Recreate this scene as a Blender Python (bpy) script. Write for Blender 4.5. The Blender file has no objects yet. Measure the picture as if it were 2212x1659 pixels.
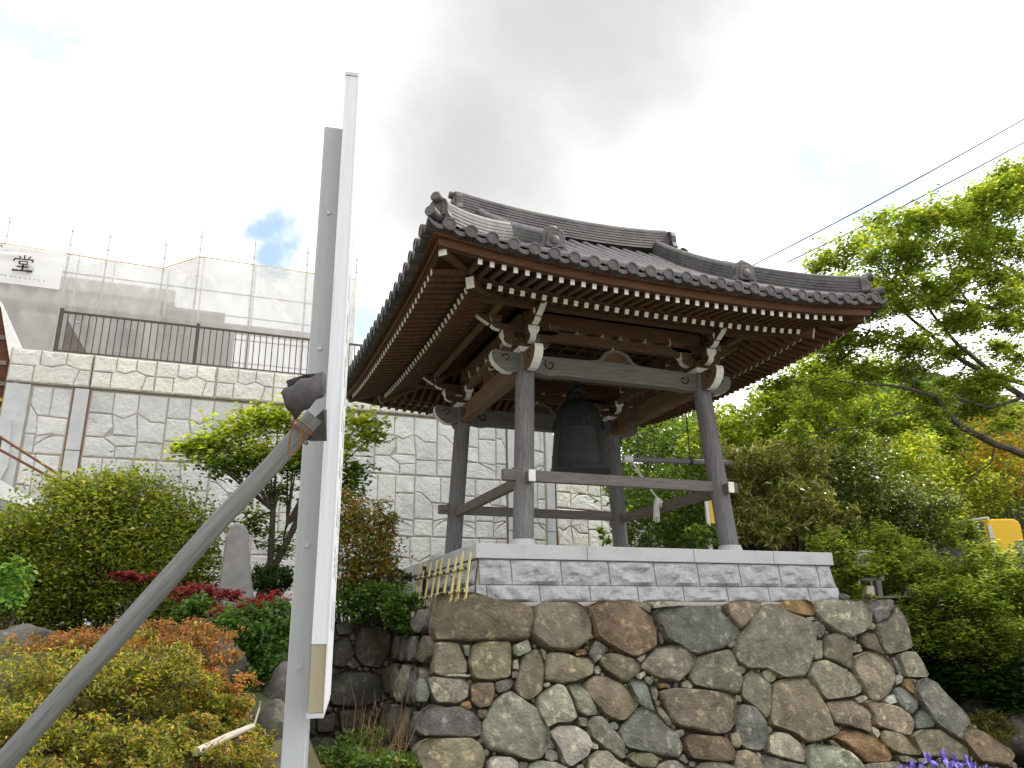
import bpy, math, random
import numpy as np
from mathutils import Vector, Matrix, noise
random.seed(7)
rng = np.random.default_rng(11)
SC = bpy.context.scene
COL = SC.collection
R = math.radians

# ---------------------------------------------------------------- camera
CAM_LOC = Vector((-4.7601, -9.7875, -0.8861))
PITCH, ROLL, YAW, FPX = 0.3113, -0.0159, 0.3699, 1686.84     # fitted, focal in px of a 2212 px wide picture
_F = Vector((math.sin(YAW)*math.cos(PITCH), math.cos(YAW)*math.cos(PITCH), math.sin(PITCH)))
_R0 = Vector((math.cos(YAW), -math.sin(YAW), 0)); _U0 = _R0.cross(_F)
_RT = math.cos(ROLL)*_R0 + math.sin(ROLL)*_U0
_UP = -math.sin(ROLL)*_R0 + math.cos(ROLL)*_U0
cd = bpy.data.cameras.new("camera"); cam = bpy.data.objects.new("camera", cd); COL.objects.link(cam)
cam.matrix_world = Matrix(((_RT.x, _UP.x, -_F.x, CAM_LOC.x), (_RT.y, _UP.y, -_F.y, CAM_LOC.y),
                           (_RT.z, _UP.z, -_F.z, CAM_LOC.z), (0, 0, 0, 1)))
cd.sensor_width = 36; cd.lens = 36*FPX/2212; cd.clip_start = 0.05; cd.clip_end = 3000
SC.camera = cam

def D(u, v, d):                       # survey of the photograph: picture point + distance -> place in the world
    return CAM_LOC + d*(_F + _RT*((u-1106)/FPX) - _UP*((v-829.5)/FPX))
def on(u, v, axis, val):
    r = _F + _RT*((u-1106)/FPX) - _UP*((v-829.5)/FPX)
    t = (val-CAM_LOC[axis])/r[axis]
    return CAM_LOC + t*r

# ---------------------------------------------------------------- sky, sun, exposure
SUN_EL, SUN_AZ = R(50), R(4)        # azimuth counted from +x towards +y
sun_dir = Vector((math.cos(SUN_EL)*math.cos(SUN_AZ), math.cos(SUN_EL)*math.sin(SUN_AZ), math.sin(SUN_EL)))
W = bpy.data.worlds.new("World"); SC.world = W; W.use_nodes = True
nt = W.node_tree; nt.nodes.clear()
def N(t, **k):
    n = nt.nodes.new(t)
    for a, b in k.items(): setattr(n, a, b)
    return n
out = N('ShaderNodeOutputWorld'); bg = N('ShaderNodeBackground')
sky = N('ShaderNodeTexSky', sky_type='NISHITA', sun_disc=False, sun_elevation=SUN_EL, sun_rotation=R(90)-SUN_AZ)
sky.air_density = 1.0; sky.dust_density = 0.6
skm = N('ShaderNodeVectorMath', operation='SCALE'); skm.inputs['Scale'].default_value = 0.15
nt.links.new(sky.outputs[0], skm.inputs[0])
geo = N('ShaderNodeTexCoord')
def ndir(u, v): return (D(u, v, 1)-CAM_LOC).normalized()
wn = N('ShaderNodeTexNoise'); wn.inputs['Scale'].default_value = 3.2; wn.inputs['Detail'].default_value = 6; wn.inputs['Roughness'].default_value = 0.55
nt.links.new(geo.outputs['Generated'], wn.inputs['Vector'])
wn2 = N('ShaderNodeTexNoise'); wn2.inputs['Scale'].default_value = 9; wn2.inputs['Detail'].default_value = 7; wn2.inputs['Roughness'].default_value = 0.6
nt.links.new(geo.outputs['Generated'], wn2.inputs['Vector'])
def math_n(op, a, b=None, clamp=False):
    m = N('ShaderNodeMath', operation=op); m.use_clamp = clamp
    for i, x in enumerate((a, b)):
        if x is None: continue
        if isinstance(x, (int, float)): m.inputs[i].default_value = x
        else: nt.links.new(x, m.inputs[i])
    return m.outputs[0]
def patch(u, v, r0, r1, namp, nz):
    """1 inside an angular disc round a sky direction, ragged by noise, 0 outside"""
    d = N('ShaderNodeVectorMath', operation='DOT_PRODUCT'); d.inputs[1].default_value = ndir(u, v)
    nrm = N('ShaderNodeVectorMath', operation='NORMALIZE'); nt.links.new(geo.outputs['Generated'], nrm.inputs[0])
    nt.links.new(nrm.outputs[0], d.inputs[0])
    ang = math_n('ARCCOSINE', math_n('MINIMUM', d.outputs['Value'], 0.99999))
    ang = math_n('ADD', ang, math_n('MULTIPLY', math_n('SUBTRACT', nz, 0.5), namp))
    mr = N('ShaderNodeMapRange', interpolation_type='SMOOTHSTEP'); nt.links.new(ang, mr.inputs['Value'])
    mr.inputs['From Min'].default_value = R(r0); mr.inputs['From Max'].default_value = R(r1)
    mr.inputs['To Min'].default_value = 1; mr.inputs['To Max'].default_value = 0
    return mr.outputs[0]
grey = math_n('MAXIMUM', patch(1010, 300, 0, 28, 0.34, wn.outputs['Fac']), patch(1200, -60, 2, 36, 0.40, wn.outputs['Fac']))
grey = math_n('MAXIMUM', grey, math_n('MULTIPLY', patch(760, 640, 3, 15, 0.3, wn.outputs['Fac']), 0.6))
grey = math_n('MAXIMUM', grey, math_n('MULTIPLY', patch(330, 400, 1, 15, 0.5, wn2.outputs['Fac']), 0.62))
mixg = N('ShaderNodeMix', data_type='RGBA'); nt.links.new(grey, mixg.inputs['Factor'])
# the cloud deck is brightest towards the veiled sun and duller away from it
sd = N('ShaderNodeVectorMath', operation='DOT_PRODUCT'); sd.inputs[1].default_value = sun_dir
sn = N('ShaderNodeVectorMath', operation='NORMALIZE'); nt.links.new(geo.outputs['Generated'], sn.inputs[0]); nt.links.new(sn.outputs[0], sd.inputs[0])
sm = N('ShaderNodeMapRange', interpolation_type='SMOOTHSTEP'); nt.links.new(sd.outputs['Value'], sm.inputs['Value'])
sm.inputs['From Min'].default_value = -0.7; sm.inputs['From Max'].default_value = 0.9; sm.inputs['To Min'].default_value = 0.62; sm.inputs['To Max'].default_value = 2.5
wc = N('ShaderNodeCombineColor'); [nt.links.new(sm.outputs[0], wc.inputs[i]) for i in range(3)]
nt.links.new(wc.outputs[0], mixg.inputs['A']); mixg.inputs['B'].default_value = (0.68, 0.675, 0.67, 1)
blue = math_n('MAXIMUM', patch(560, 490, 0.2, 2.2, 0.17, wn2.outputs['Fac']), patch(588, 545, 0.2, 2.2, 0.17, wn2.outputs['Fac']))
blue = math_n('MAXIMUM', blue, math_n('MULTIPLY', patch(30, 70, 0.4, 4.5, 0.22, wn2.outputs['Fac']), 0.7))
blue = math_n('MAXIMUM', blue, math_n('MULTIPLY', patch(1900, 440, 2, 9, 0.30, wn2.outputs['Fac']), 0.85))
blue = math_n('MAXIMUM', blue, math_n('MULTIPLY', patch(790, 700, 0.5, 3.5, 0.1, wn2.outputs['Fac']), 0.7))
skb = N('ShaderNodeMix', data_type='RGBA', blend_type='ADD'); skb.inputs['Factor'].default_value = 1.0
nt.links.new(skm.outputs[0], skb.inputs['A']); skb.inputs['B'].default_value = (0.30, 0.36, 0.40, 1)   # thin veil over the blue
mixb = N('ShaderNodeMix', data_type='RGBA'); nt.links.new(blue, mixb.inputs['Factor'])
nt.links.new(mixg.outputs['Result'], mixb.inputs['A']); nt.links.new(skb.outputs['Result'], mixb.inputs['B'])
nt.links.new(mixb.outputs['Result'], bg.inputs['Color']); bg.inputs['Strength'].default_value = 1.0
nt.links.new(bg.outputs[0], out.inputs[0])
sl = bpy.data.lights.new("sun", 'SUN'); sl.energy = 3.4; sl.angle = R(1.2); sl.color = (1, 0.93, 0.82)
so = bpy.data.objects.new("sun", sl); COL.objects.link(so)
so.rotation_euler = sun_dir.to_track_quat('Z', 'Y').to_euler(); so.location = (20, -5, 25)
vs = SC.view_settings; vs.view_transform = 'Standard'; vs.look = 'None'; vs.exposure = 0.12; vs.gamma = 1; vs.use_curve_mapping = False
SC.cycles.max_bounces = 6; SC.cycles.transparent_max_bounces = 12

# ---------------------------------------------------------------- materials
def newmat(name):
    m = bpy.data.materials.new(name); m.use_nodes = True
    return m, m.node_tree, m.node_tree.nodes['Principled BSDF']
def mat(name, c1, c2=None, scale=6, rough=0.75, bump=0.0, bscale=None, stretch=(1, 1, 1), detail=6, spec=0.3, metal=0, c3=None, s3=1.2, t3=(0.5, 0.65), attr=None, bdist=0.02):
    """two tones mixed by noise, an optional third tone in blotches, bump from noise; attr = per-corner colour multiplies"""
    m, t, p = newmat(name)
    p.inputs['Roughness'].default_value = rough; p.inputs['Specular IOR Level'].default_value = spec; p.inputs['Metallic'].default_value = metal
    tc = t.nodes.new('ShaderNodeTexCoord'); mp = t.nodes.new('ShaderNodeMapping'); mp.inputs['Scale'].default_value = stretch
    t.links.new(tc.outputs['Object'], mp.inputs['Vector'])
    def nz(s, d=detail, r=0.6):
        n = t.nodes.new('ShaderNodeTexNoise'); n.inputs['Scale'].default_value = s; n.inputs['Detail'].default_value = d; n.inputs['Roughness'].default_value = r
        t.links.new(mp.outputs[0], n.inputs['Vector']); return n
    def ramp(src, a, b):
        r = t.nodes.new('ShaderNodeMapRange'); r.inputs['From Min'].default_value = a; r.inputs['From Max'].default_value = b
        t.links.new(src, r.inputs['Value']); return r.outputs[0]
    def mix(f, a, b, mode='MIX'):
        x = t.nodes.new('ShaderNodeMix'); x.data_type = 'RGBA'; x.blend_type = mode
        for i, s in (('A', a), ('B', b)):
            if isinstance(s, tuple): x.inputs[i].default_value = (*s, 1)
            else: t.links.new(s, x.inputs[i])
        if isinstance(f, (int, float)): x.inputs['Factor'].default_value = f
        else: t.links.new(f, x.inputs['Factor'])
        return x.outputs['Result']
    c2 = c2 or c1
    n1 = nz(scale); colr = mix(ramp(n1.outputs['Fac'], 0.3, 0.7), c1, c2)
    if c3: colr = mix(ramp(nz(s3).outputs['Fac'], *t3), colr, c3)
    if attr:
        a = t.nodes.new('ShaderNodeAttribute'); a.attribute_name = attr
        colr = mix(1.0, colr, a.outputs['Color'], 'MULTIPLY')
    t.links.new(colr, p.inputs['Base Color'])
    if bump:
        b = t.nodes.new('ShaderNodeBump'); b.inputs['Strength'].default_value = bump; b.inputs['Distance'].default_value = bdist
        t.links.new(nz(bscale or scale*2, 8, 0.65).outputs['Fac'], b.inputs['Height']); t.links.new(b.outputs[0], p.inputs['Normal'])
    return m
def leafmat(name, trans=0.4, rough=0.45, spec=0.35):
    m, t, p = newmat(name)
    a = t.nodes.new('ShaderNodeAttribute'); a.attribute_name = 'col'
    t.links.new(a.outputs['Color'], p.inputs['Base Color']); p.inputs['Roughness'].default_value = rough; p.inputs['Specular IOR Level'].default_value = spec
    tr = t.nodes.new('ShaderNodeBsdfTranslucent')
    g = t.nodes.new('ShaderNodeMix'); g.data_type = 'RGBA'; g.blend_type = 'MULTIPLY'; g.inputs['Factor'].default_value = 1
    t.links.new(a.outputs['Color'], g.inputs['A']); g.inputs['B'].default_value = (1.7, 1.6, 0.8, 1)
    t.links.new(g.outputs['Result'], tr.inputs['Color'])
    mx = t.nodes.new('ShaderNodeMixShader'); mx.inputs[0].default_value = trans
    t.links.new(p.outputs[0], mx.inputs[1]); t.links.new(tr.outputs[0], mx.inputs[2])
    t.links.new(mx.outputs[0], t.nodes['Material Output'].inputs['Surface'])
    return m
M = {}
M['pillar'] = mat('weathered_wood', (.10, .096, .10), (.215, .207, .212), 5, .8, .4, 9, (12, 12, .6), bdist=.01, c3=(.10, .095, .09), s3=7, t3=(.6, .72))
M['beamgrey'] = mat('grey_beam_wood', (.105, .095, .088), (.185, .172, .163), 5, .8, .25, 9, (.7, 9, 9), bdist=.01)
M['beamgrey_y'] = mat('grey_cross_beam_wood', (.10, .082, .066), (.175, .148, .12), 5, .8, .25, 9, (9, .7, 9), bdist=.01)
M['brown'] = mat('brown_wood', (.066, .034, .019), (.12, .066, .036), 5, .7, .2, 9, (2, 2, 6), bdist=.01)
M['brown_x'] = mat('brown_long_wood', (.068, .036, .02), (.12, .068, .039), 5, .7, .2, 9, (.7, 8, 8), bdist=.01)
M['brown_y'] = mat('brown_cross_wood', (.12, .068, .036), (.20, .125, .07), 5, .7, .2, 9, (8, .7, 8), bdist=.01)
M['rafter'] = mat('rafter_wood', (.072, .034, .018), (.135, .069, .037), 5, .7, .15, 12, (4, 4, 4), bdist=.006)
M['fascia'] = mat('fascia_wood', (.092, .039, .018), (.14, .064, .029), 3, .65, .15, 12, (1, 1, 6), bdist=.006)
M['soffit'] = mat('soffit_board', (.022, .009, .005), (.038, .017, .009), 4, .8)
M['white'] = mat('white_paint', (.66, .66, .62), (.80, .80, .77), 14, .6, .05, 40)
M['cream'] = mat('cream_paint', (.48, .46, .36), (.62, .60, .48), 10, .6)
M['tile'] = mat('roof_tile', (.052, .048, .046), (.10, .095, .092), 9, .55, .15, 40, spec=.38, c3=(.028, .025, .023), s3=3, t3=(.5, .7))
M['granite'] = mat('granite', (.40, .40, .41), (.49, .49, .50), 60, .8, .15, 80, c3=(.33, .33, .34), s3=2.2, t3=(.5, .75), bdist=.004)
M['granite_rough'] = mat('split_granite', (.35, .355, .37), (.46, .46, .48), 9, .85, 1.0, 9, c3=(.30, .305, .32), s3=5, t3=(.5, .72), bdist=.06)
M['joint'] = mat('mortar_joint', (.21, .18, .13), (.28, .25, .19), 20, .9)
M['stone'] = mat('fieldstone', (.44, .43, .42), (1.0, .99, .96), 7, .8, 1.0, 26, attr='col', c3=(1.7, 1.6, 1.4), s3=11, t3=(.55, .70), bdist=.05, spec=.25, detail=9)
M['core'] = mat('wall_core_earth', (.045, .036, .026), (.08, .065, .048), 9, .95, .6, 20)
M['concrete'] = mat('moulded_concrete', (.53, .53, .52), (.63, .63, .615), 3, .85, .8, 9.0, c3=(.45, .455, .45), s3=.8, t3=(.5, .7), bdist=.06, attr='col')
M['capc'] = mat('cream_and_sunlit_concrete', (.62, .615, .56), (.72, .715, .655), 3, .85, 1.0, 8, bdist=.06, attr='col')
M['groove'] = mat('wall_groove', (.31, .28, .22), (.40, .37, .30), 8, .9)
M['plain'] = mat('plain_concrete', (.40, .41, .41), (.49, .50, .50), 4, .85, .1, 30)
M['rust'] = mat('rust_joint', (.16, .075, .035), (.24, .12, .06), 6, .9)
M['railing'] = mat('brown_railing_paint', (.06, .045, .036), (.09, .068, .055), 8, .5)
M['pole'] = mat('galvanised_pole', (.42, .43, .45), (.55, .56, .58), 30, .45, metal=.3)
M['signgrey'] = mat('grey_painted_steel', (.41, .43, .46), (.45, .47, .50), 3, .45, .04, 60, (30, 30, 1.2), c3=(.38, .385, .39), s3=2.2, t3=(.6, .8))
M['signwhite'] = mat('white_board', (.52, .54, .57), (.60, .62, .65), 3, .5, .05, 40, (25, 25, 1.0), c3=(.46, .46, .46), s3=1.6, t3=(.58, .8))
M['signcore'] = mat('board_core_wood', (.25, .22, .14), (.31, .28, .19), 5, .7, .1, 30, (8, 8, .6))
M['ink'] = mat('black_ink', (.03, .022, .02), (.05, .035, .03), 30, .7)
M['inkfaint'] = mat('faint_ink', (.24, .235, .23), (.36, .355, .35), 30, .7)
M['log'] = mat('grey_pole_wood', (.115, .122, .122), (.215, .22, .215), 8, .75, .5, 12, (9, 9, .5), bdist=.006, c3=(.12, .125, .125), s3=5, t3=(.55, .8))
M['rubber'] = mat('dark_cloth', (.035, .033, .034), (.06, .057, .058), 8, .6, .3, 20)
M['wire'] = mat('rusty_wire', (.13, .05, .022), (.22, .09, .035), 30, .7)
M['bronze'] = mat('bell_bronze', (.016, .021, .019), (.030, .037, .034), 6, .6, .12, 40, spec=.25, c3=(.034, .044, .04), s3=2.5, t3=(.5, .75))
M['rope'] = mat('white_rope', (.62, .61, .58), (.75, .74, .71), 60, .9, .4, 90)
M['bamboo'] = mat('bamboo', (.38, .31, .11), (.52, .44, .18), 5, .5, .1, 20)
M['twine'] = mat('black_twine', (.02, .015, .012), (.035, .025, .02), 30, .9)
M['bark'] = mat('bark', (.045, .035, .028), (.10, .082, .066), 12, .9, .6, 25)
M['soil'] = mat('garden_soil', (.045, .038, .022), (.10, .085, .045), 3, .95, .5, 20, c3=(.05, .075, .02), s3=1.6, t3=(.45, .6))
M['ground'] = mat('gravel_ground', (.28, .265, .235), (.38, .365, .33), 4, .95, .4, 30)
M['slate'] = mat('stele_stone', (.17, .165, .16), (.235, .23, .225), 8, .8, .2, 30)
M['rock'] = mat('garden_rock', (.05, .048, .04), (.125, .12, .10), 6, .85, 1.0, 14, c3=(.2, .19, .165), s3=12, t3=(.58, .75), bdist=.04)
M['deadwood'] = mat('bleached_wood', (.33, .29, .24), (.45, .41, .35), 8, .8, .2, 30, (2, 2, 2))
M['hose'] = mat('black_hose', (.015, .015, .016), (.03, .03, .03), 8, .5)
M['yellow'] = mat('yellow_paint', (.78, .46, .02), (.84, .52, .03), 2, .4)
M['glassdark'] = mat('dark_window', (.06, .07, .075), (.09, .10, .11), 2, .2, spec=.6)
M['housewall'] = mat('plaster_wall', (.50, .48, .42), (.60, .58, .52), 1.5, .9)
M['housedark'] = mat('dark_boards', (.13, .12, .105), (.20, .185, .165), 3, .9)
M['redwood'] = mat('red_brown_boards', (.07, .022, .012), (.14, .055, .025), 3, .8, .2, 10, (.4, 1, 9))
M['ochre'] = mat('ochre_rail', (.42, .25, .05), (.5, .32, .08), 5, .7)
M['wire_black'] = mat('cable_rubber', (.03, .03, .03), (.04, .04, .04), 5, .6)
M['hill'] = mat('wooded_hill', (.05, .085, .07), (.09, .13, .10), .12, .95, .6, .4, bdist=1)
M['undergrowth'] = mat('undergrowth', (.012, .022, .008), (.04, .065, .02), 1.6, .95, .8, 6, bdist=.2)
M['handrail'] = mat('rusty_handrail', (.13, .055, .03), (.19, .085, .045), 9, .6)
M['basestrip'] = mat('tan_granite_strip', (.34, .31, .27), (.42, .39, .35), 20, .85, .1, 60)
M['purple'] = mat('iris_petal', (.12, .09, .42), (.26, .21, .62), 30, .55)
M['stem'] = mat('green_stem', (.12, .18, .05), (.2, .27, .09), 20, .6)
M['bud'] = mat('iris_bud', (.30, .34, .18), (.42, .44, .27), 20, .6)
M['straw'] = mat('dry_grass', (.22, .13, .06), (.34, .22, .11), 20, .8)
# scaffold netting: woven sheet, partly see-through
m, t, p = newmat('scaffold_net'); M['net'] = m
p.inputs['Base Color'].default_value = (.66, .65, .62, 1); p.inputs['Roughness'].default_value = .8
_tl = t.nodes.new('ShaderNodeBsdfTranslucent'); _tl.inputs['Color'].default_value = (.60, .59, .56, 1)
_tp = t.nodes.new('ShaderNodeBsdfTransparent'); _tp.inputs['Color'].default_value = (.94, .94, .94, 1)
_m1 = t.nodes.new('ShaderNodeMixShader'); _m1.inputs[0].default_value = .5; t.links.new(p.outputs[0], _m1.inputs[1]); t.links.new(_tl.outputs[0], _m1.inputs[2])
_m2 = t.nodes.new('ShaderNodeMixShader'); _m2.inputs[0].default_value = .30; t.links.new(_m1.outputs[0], _m2.inputs[1]); t.links.new(_tp.outputs[0], _m2.inputs[2])
t.links.new(_m2.outputs[0], t.nodes['Material Output'].inputs['Surface'])
m, t, p = newmat('banner_cloth'); M['banner'] = m
p.inputs['Base Color'].default_value = (.80, .80, .80, 1); p.inputs['Roughness'].default_value = .7
_tl = t.nodes.new('ShaderNodeBsdfTranslucent'); _tl.inputs['Color'].default_value = (.8, .8, .8, 1)
_m1 = t.nodes.new('ShaderNodeMixShader'); _m1.inputs[0].default_value = .3; t.links.new(p.outputs[0], _m1.inputs[1]); t.links.new(_tl.outputs[0], _m1.inputs[2])
t.links.new(_m1.outputs[0], t.nodes['Material Output'].inputs['Surface'])
M['leaf'] = leafmat('leaf', .5); M['glossleaf'] = leafmat('glossy_leaf', .3, .3, .6)

# ---------------------------------------------------------------- mesh building
class MB:
    def __init__(s): s.v = []; s.f = []; s.m = []; s.c = []
    def add(s, vs, fs, mi=0, col=None):
        o = len(s.v); s.v += [tuple(x) for x in vs]
        for i, f in enumerate(fs):
            s.f.append([o+k for k in f]); s.m.append(mi[i] if isinstance(mi, (list, tuple)) else mi)
        if col is not None: s.c += [col]*len(vs)
    def hexa(s, p, mi=0, col=None):          # 8 points: bottom ring 0-3, top ring 4-7
        s.add(p, [(3, 2, 1, 0), (4, 5, 6, 7), (0, 1, 5, 4), (1, 2, 6, 5), (2, 3, 7, 6), (3, 0, 4, 7)], mi, col)
    def box(s, a, b, mi=0, col=None):
        (x0, y0, z0), (x1, y1, z1) = a, b
        s.hexa([(x0, y0, z0), (x1, y0, z0), (x1, y1, z0), (x0, y1, z0), (x0, y0, z1), (x1, y0, z1), (x1, y1, z1), (x0, y1, z1)], mi, col)
    def beam(s, p0, p1, w, h, mi=0, up=(0, 0, 1)):    # faces: 4 = far end (p1 end gets index 3 in list below)
        p0, p1 = Vector(p0), Vector(p1); d = (p1-p0).normalized(); r = d.cross(Vector(up)).normalized(); u = r.cross(d)
        q = []
        for p in (p0, p1):
            q += [p-r*w/2-u*h/2, p+r*w/2-u*h/2, p+r*w/2+u*h/2, p-r*w/2+u*h/2]
        s.add(q, [(0, 1, 2, 3), (7, 6, 5, 4), (0, 4, 5, 1), (1, 5, 6, 2), (2, 6, 7, 3), (3, 7, 4, 0)], mi)
    def tube(s, pts, rad, n=8, mi=0, caps=True, col=None):
        pts = [Vector(p) for p in pts]
        if isinstance(rad, (int, float)): rad = [rad]*len(pts)
        vs, fs = [], []
        ref = Vector((0, 0, 1)) if abs((pts[-1]-pts[0]).normalized().z) < .9 else Vector((1, 0, 0))
        for i, p in enumerate(pts):
            d = (pts[min(i+1, len(pts)-1)]-pts[max(i-1, 0)]).normalized()
            a = d.cross(ref).normalized(); b = d.cross(a)
            for k in range(n):
                t = 2*math.pi*k/n; vs.append(p+(a*math.cos(t)+b*math.sin(t))*rad[i])
        for i in range(len(pts)-1):
            for k in range(n):
                fs.append((i*n+k, i*n+(k+1) % n, (i+1)*n+(k+1) % n, (i+1)*n+k))
        if caps: fs += [tuple(range(n))[::-1], tuple((len(pts)-1)*n+k for k in range(n))]
        s.add(vs, fs, mi, col)
    def lathe(s, c, prof, n=24, mi=0):
        vs, fs = [], []
        for r, z in prof:
            for k in range(n):
                t = 2*math.pi*k/n; vs.append((c[0]+r*math.cos(t), c[1]+r*math.sin(t), c[2]+z))
        for i in range(len(prof)-1):
            for k in range(n): fs.append((i*n+k, i*n+(k+1) % n, (i+1)*n+(k+1) % n, (i+1)*n+k))
        fs += [tuple(range(n))[::-1], tuple((len(prof)-1)*n+k for k in range(n))]
        s.add(vs, fs, mi)
    def prism(s, poly, o, ax, ay, an, d, mi=0, side=None):
        """polygon (a,b) in frame o+a*ax+b*ay, thickness d centred along an; side = per-edge material list"""
        o, ax, ay, an = Vector(o), Vector(ax), Vector(ay), Vector(an); n = len(poly)
        A = [o+ax*a+ay*b-an*d/2 for a, b in poly]; B = [o+ax*a+ay*b+an*d/2 for a, b in poly]
        fs = [tuple(range(n))[::-1], tuple(range(n, 2*n))]; ms = [mi, mi]
        for k in range(n):
            fs.append((k, (k+1) % n, n+(k+1) % n, n+k)); ms.append(side[k] if side else mi)
        s.add(A+B, fs, ms)
    def build(s, name, mats, parent=None, smooth=False, bevel=0):
        me = bpy.data.meshes.new(name)
        off = parent.location if parent is not None else Vector((0, 0, 0))
        pp = parent.parent if parent is not None else None
        while pp is not None: off = off+pp.location; pp = pp.parent
        v = np.array(s.v, dtype=float)-np.array(off)
        me.from_pydata(v.tolist(), [], s.f)
        if not isinstance(mats, (list, tuple)): mats = [mats]
        for x in mats: me.materials.append(x)
        if len(mats) > 1: me.polygons.foreach_set('material_index', s.m)
        if s.c and len(s.c) == len(s.v):
            a = me.color_attributes.new('col', 'FLOAT_COLOR', 'POINT')
            a.data.foreach_set('color', np.array([(*c[:3], 1.0) for c in s.c], dtype=np.float32).ravel())
        import bmesh
        bm = bmesh.new(); bm.from_mesh(me); bmesh.ops.recalc_face_normals(bm, faces=bm.faces); bm.to_mesh(me); bm.free()
        if smooth:
            me.polygons.foreach_set('use_smooth', [True]*len(me.polygons))
            try: me.set_sharp_from_angle(angle=R(40))
            except Exception: pass
        o = bpy.data.objects.new(name, me); COL.objects.link(o)
        if parent is not None: o.parent = parent
        if bevel:
            b = o.modifiers.new('bevel', 'BEVEL'); b.width = bevel; b.segments = 2; b.limit_method = 'ANGLE'; b.angle_limit = R(40)
        return o
def tag(o, label=None, cat=None, group=None, kind=None):
    if label: o['label'] = label
    if cat: o['category'] = cat
    if group: o['group'] = group
    if kind: o['kind'] = kind
    return o
def thing(name, loc, label, cat, group=None):
    o = bpy.data.objects.new(name, None); COL.objects.link(o); o.location = loc; o.empty_display_size = .2
    return tag(o, label, cat, group)
def copy_tree(o, parent=None):
    c = o.copy(); COL.objects.link(c)
    if parent is not None: c.parent = parent
    for ch in list(o.children): copy_tree(ch, c)
    return c
X, Y, Z = Vector((1, 0, 0)), Vector((0, 1, 0)), Vector((0, 0, 1))

# ================================================================ THE SETTING
def sstep(a, b, x):
    t = min(1, max(0, (x-a)/(b-a))); return t*t*(3-2*t)
def bank_z(x, y):
    left = -2.5+1.55*min(1, max(0, (y+6.6)/4.8))+.25*sstep(-2, 1, y)          # garden bank left
    niche = -2.45+1.68*sstep(-1.02, -.80, y)                                   # bay before the old wall
    mid = -2.5+1.86*sstep(-2.25, -2.1, y)
    right = -2.5+1.8*sstep(-2.2, .4, y)
    z = left+(niche-left)*sstep(-3.95, -3.6, x)
    z = z+(mid-z)*sstep(-2.75, -2.7, x)
    z = z+(right-z)*sstep(2.6, 2.9, x)
    return z+.05*noise.noise(Vector((x*1.3, y*1.3, 0)))*(1 if abs(x) > 2.7 else .1)
g = MB(); g.add([(-400, -400, -2.58), (400, -400, -2.58), (400, 400, -2.58), (-400, 400, -2.58)], [(0, 1, 2, 3)])
tag(g.build('ground', M['ground']), kind='structure')
b = MB(); xs = np.arange(-18, 22.01, .2); ys = np.arange(-9, 11.3, .2)
for yy in ys:
    for xx in xs: b.v.append((xx, yy, bank_z(xx, yy)))
nx = len(xs)
for j in range(len(ys)-1):
    for i in range(nx-1): b.f.append([j*nx+i, j*nx+i+1, (j+1)*nx+i+1, (j+1)*nx+i]); b.m.append(0)
tag(b.build('garden_bank', M['soil'], smooth=True), kind='structure')
t_ = MB(); t_.box((-16, 11.35, -2.5), (4.5, 45, 5.0)); tag(t_.build('terrace', M['plain']), kind='structure')
h = MB()
for i in range(25):
    for j in range(9):
        a = i/24*2*math.pi; e = j/8*math.pi/2
        h.v.append((30+95*math.cos(a)*math.cos(e), 190+60*math.sin(a)*math.cos(e), -3+math.sin(e)*62*(1+.08*noise.noise(Vector((i*.7, j, 3))))))
for i in range(24):
    for j in range(8): h.f.append([i*9+j, (i+1)*9+j, (i+1)*9+j+1, i*9+j+1]); h.m.append(0)
tag(h.build('hill', M['hill'], smooth=True), kind='structure')
h = MB()                                                   # wooded rise right behind the shrubs
for j in range(10):
    for i in range(33):
        a = R(60)-R(75)*i/32; d_ = 20+j*2.2; top = 8.2*sstep(0, 3, j)*(.86+.12*math.sin(i*.9+1))*(1 if i > 2 else i/2)
        h.v.append((CAM_LOC.x+d_*math.cos(a), CAM_LOC.y+d_*math.sin(a), -1+top+.8*noise.noise(Vector((i*.6, j*.6, 4)))))
for j in range(9):
    for i in range(32): o = j*33+i; h.f.append([o, o+1, o+34, o+33]); h.m.append(0)
tag(h.build('wooded_slope', M['undergrowth'], smooth=True), kind='structure')

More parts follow.
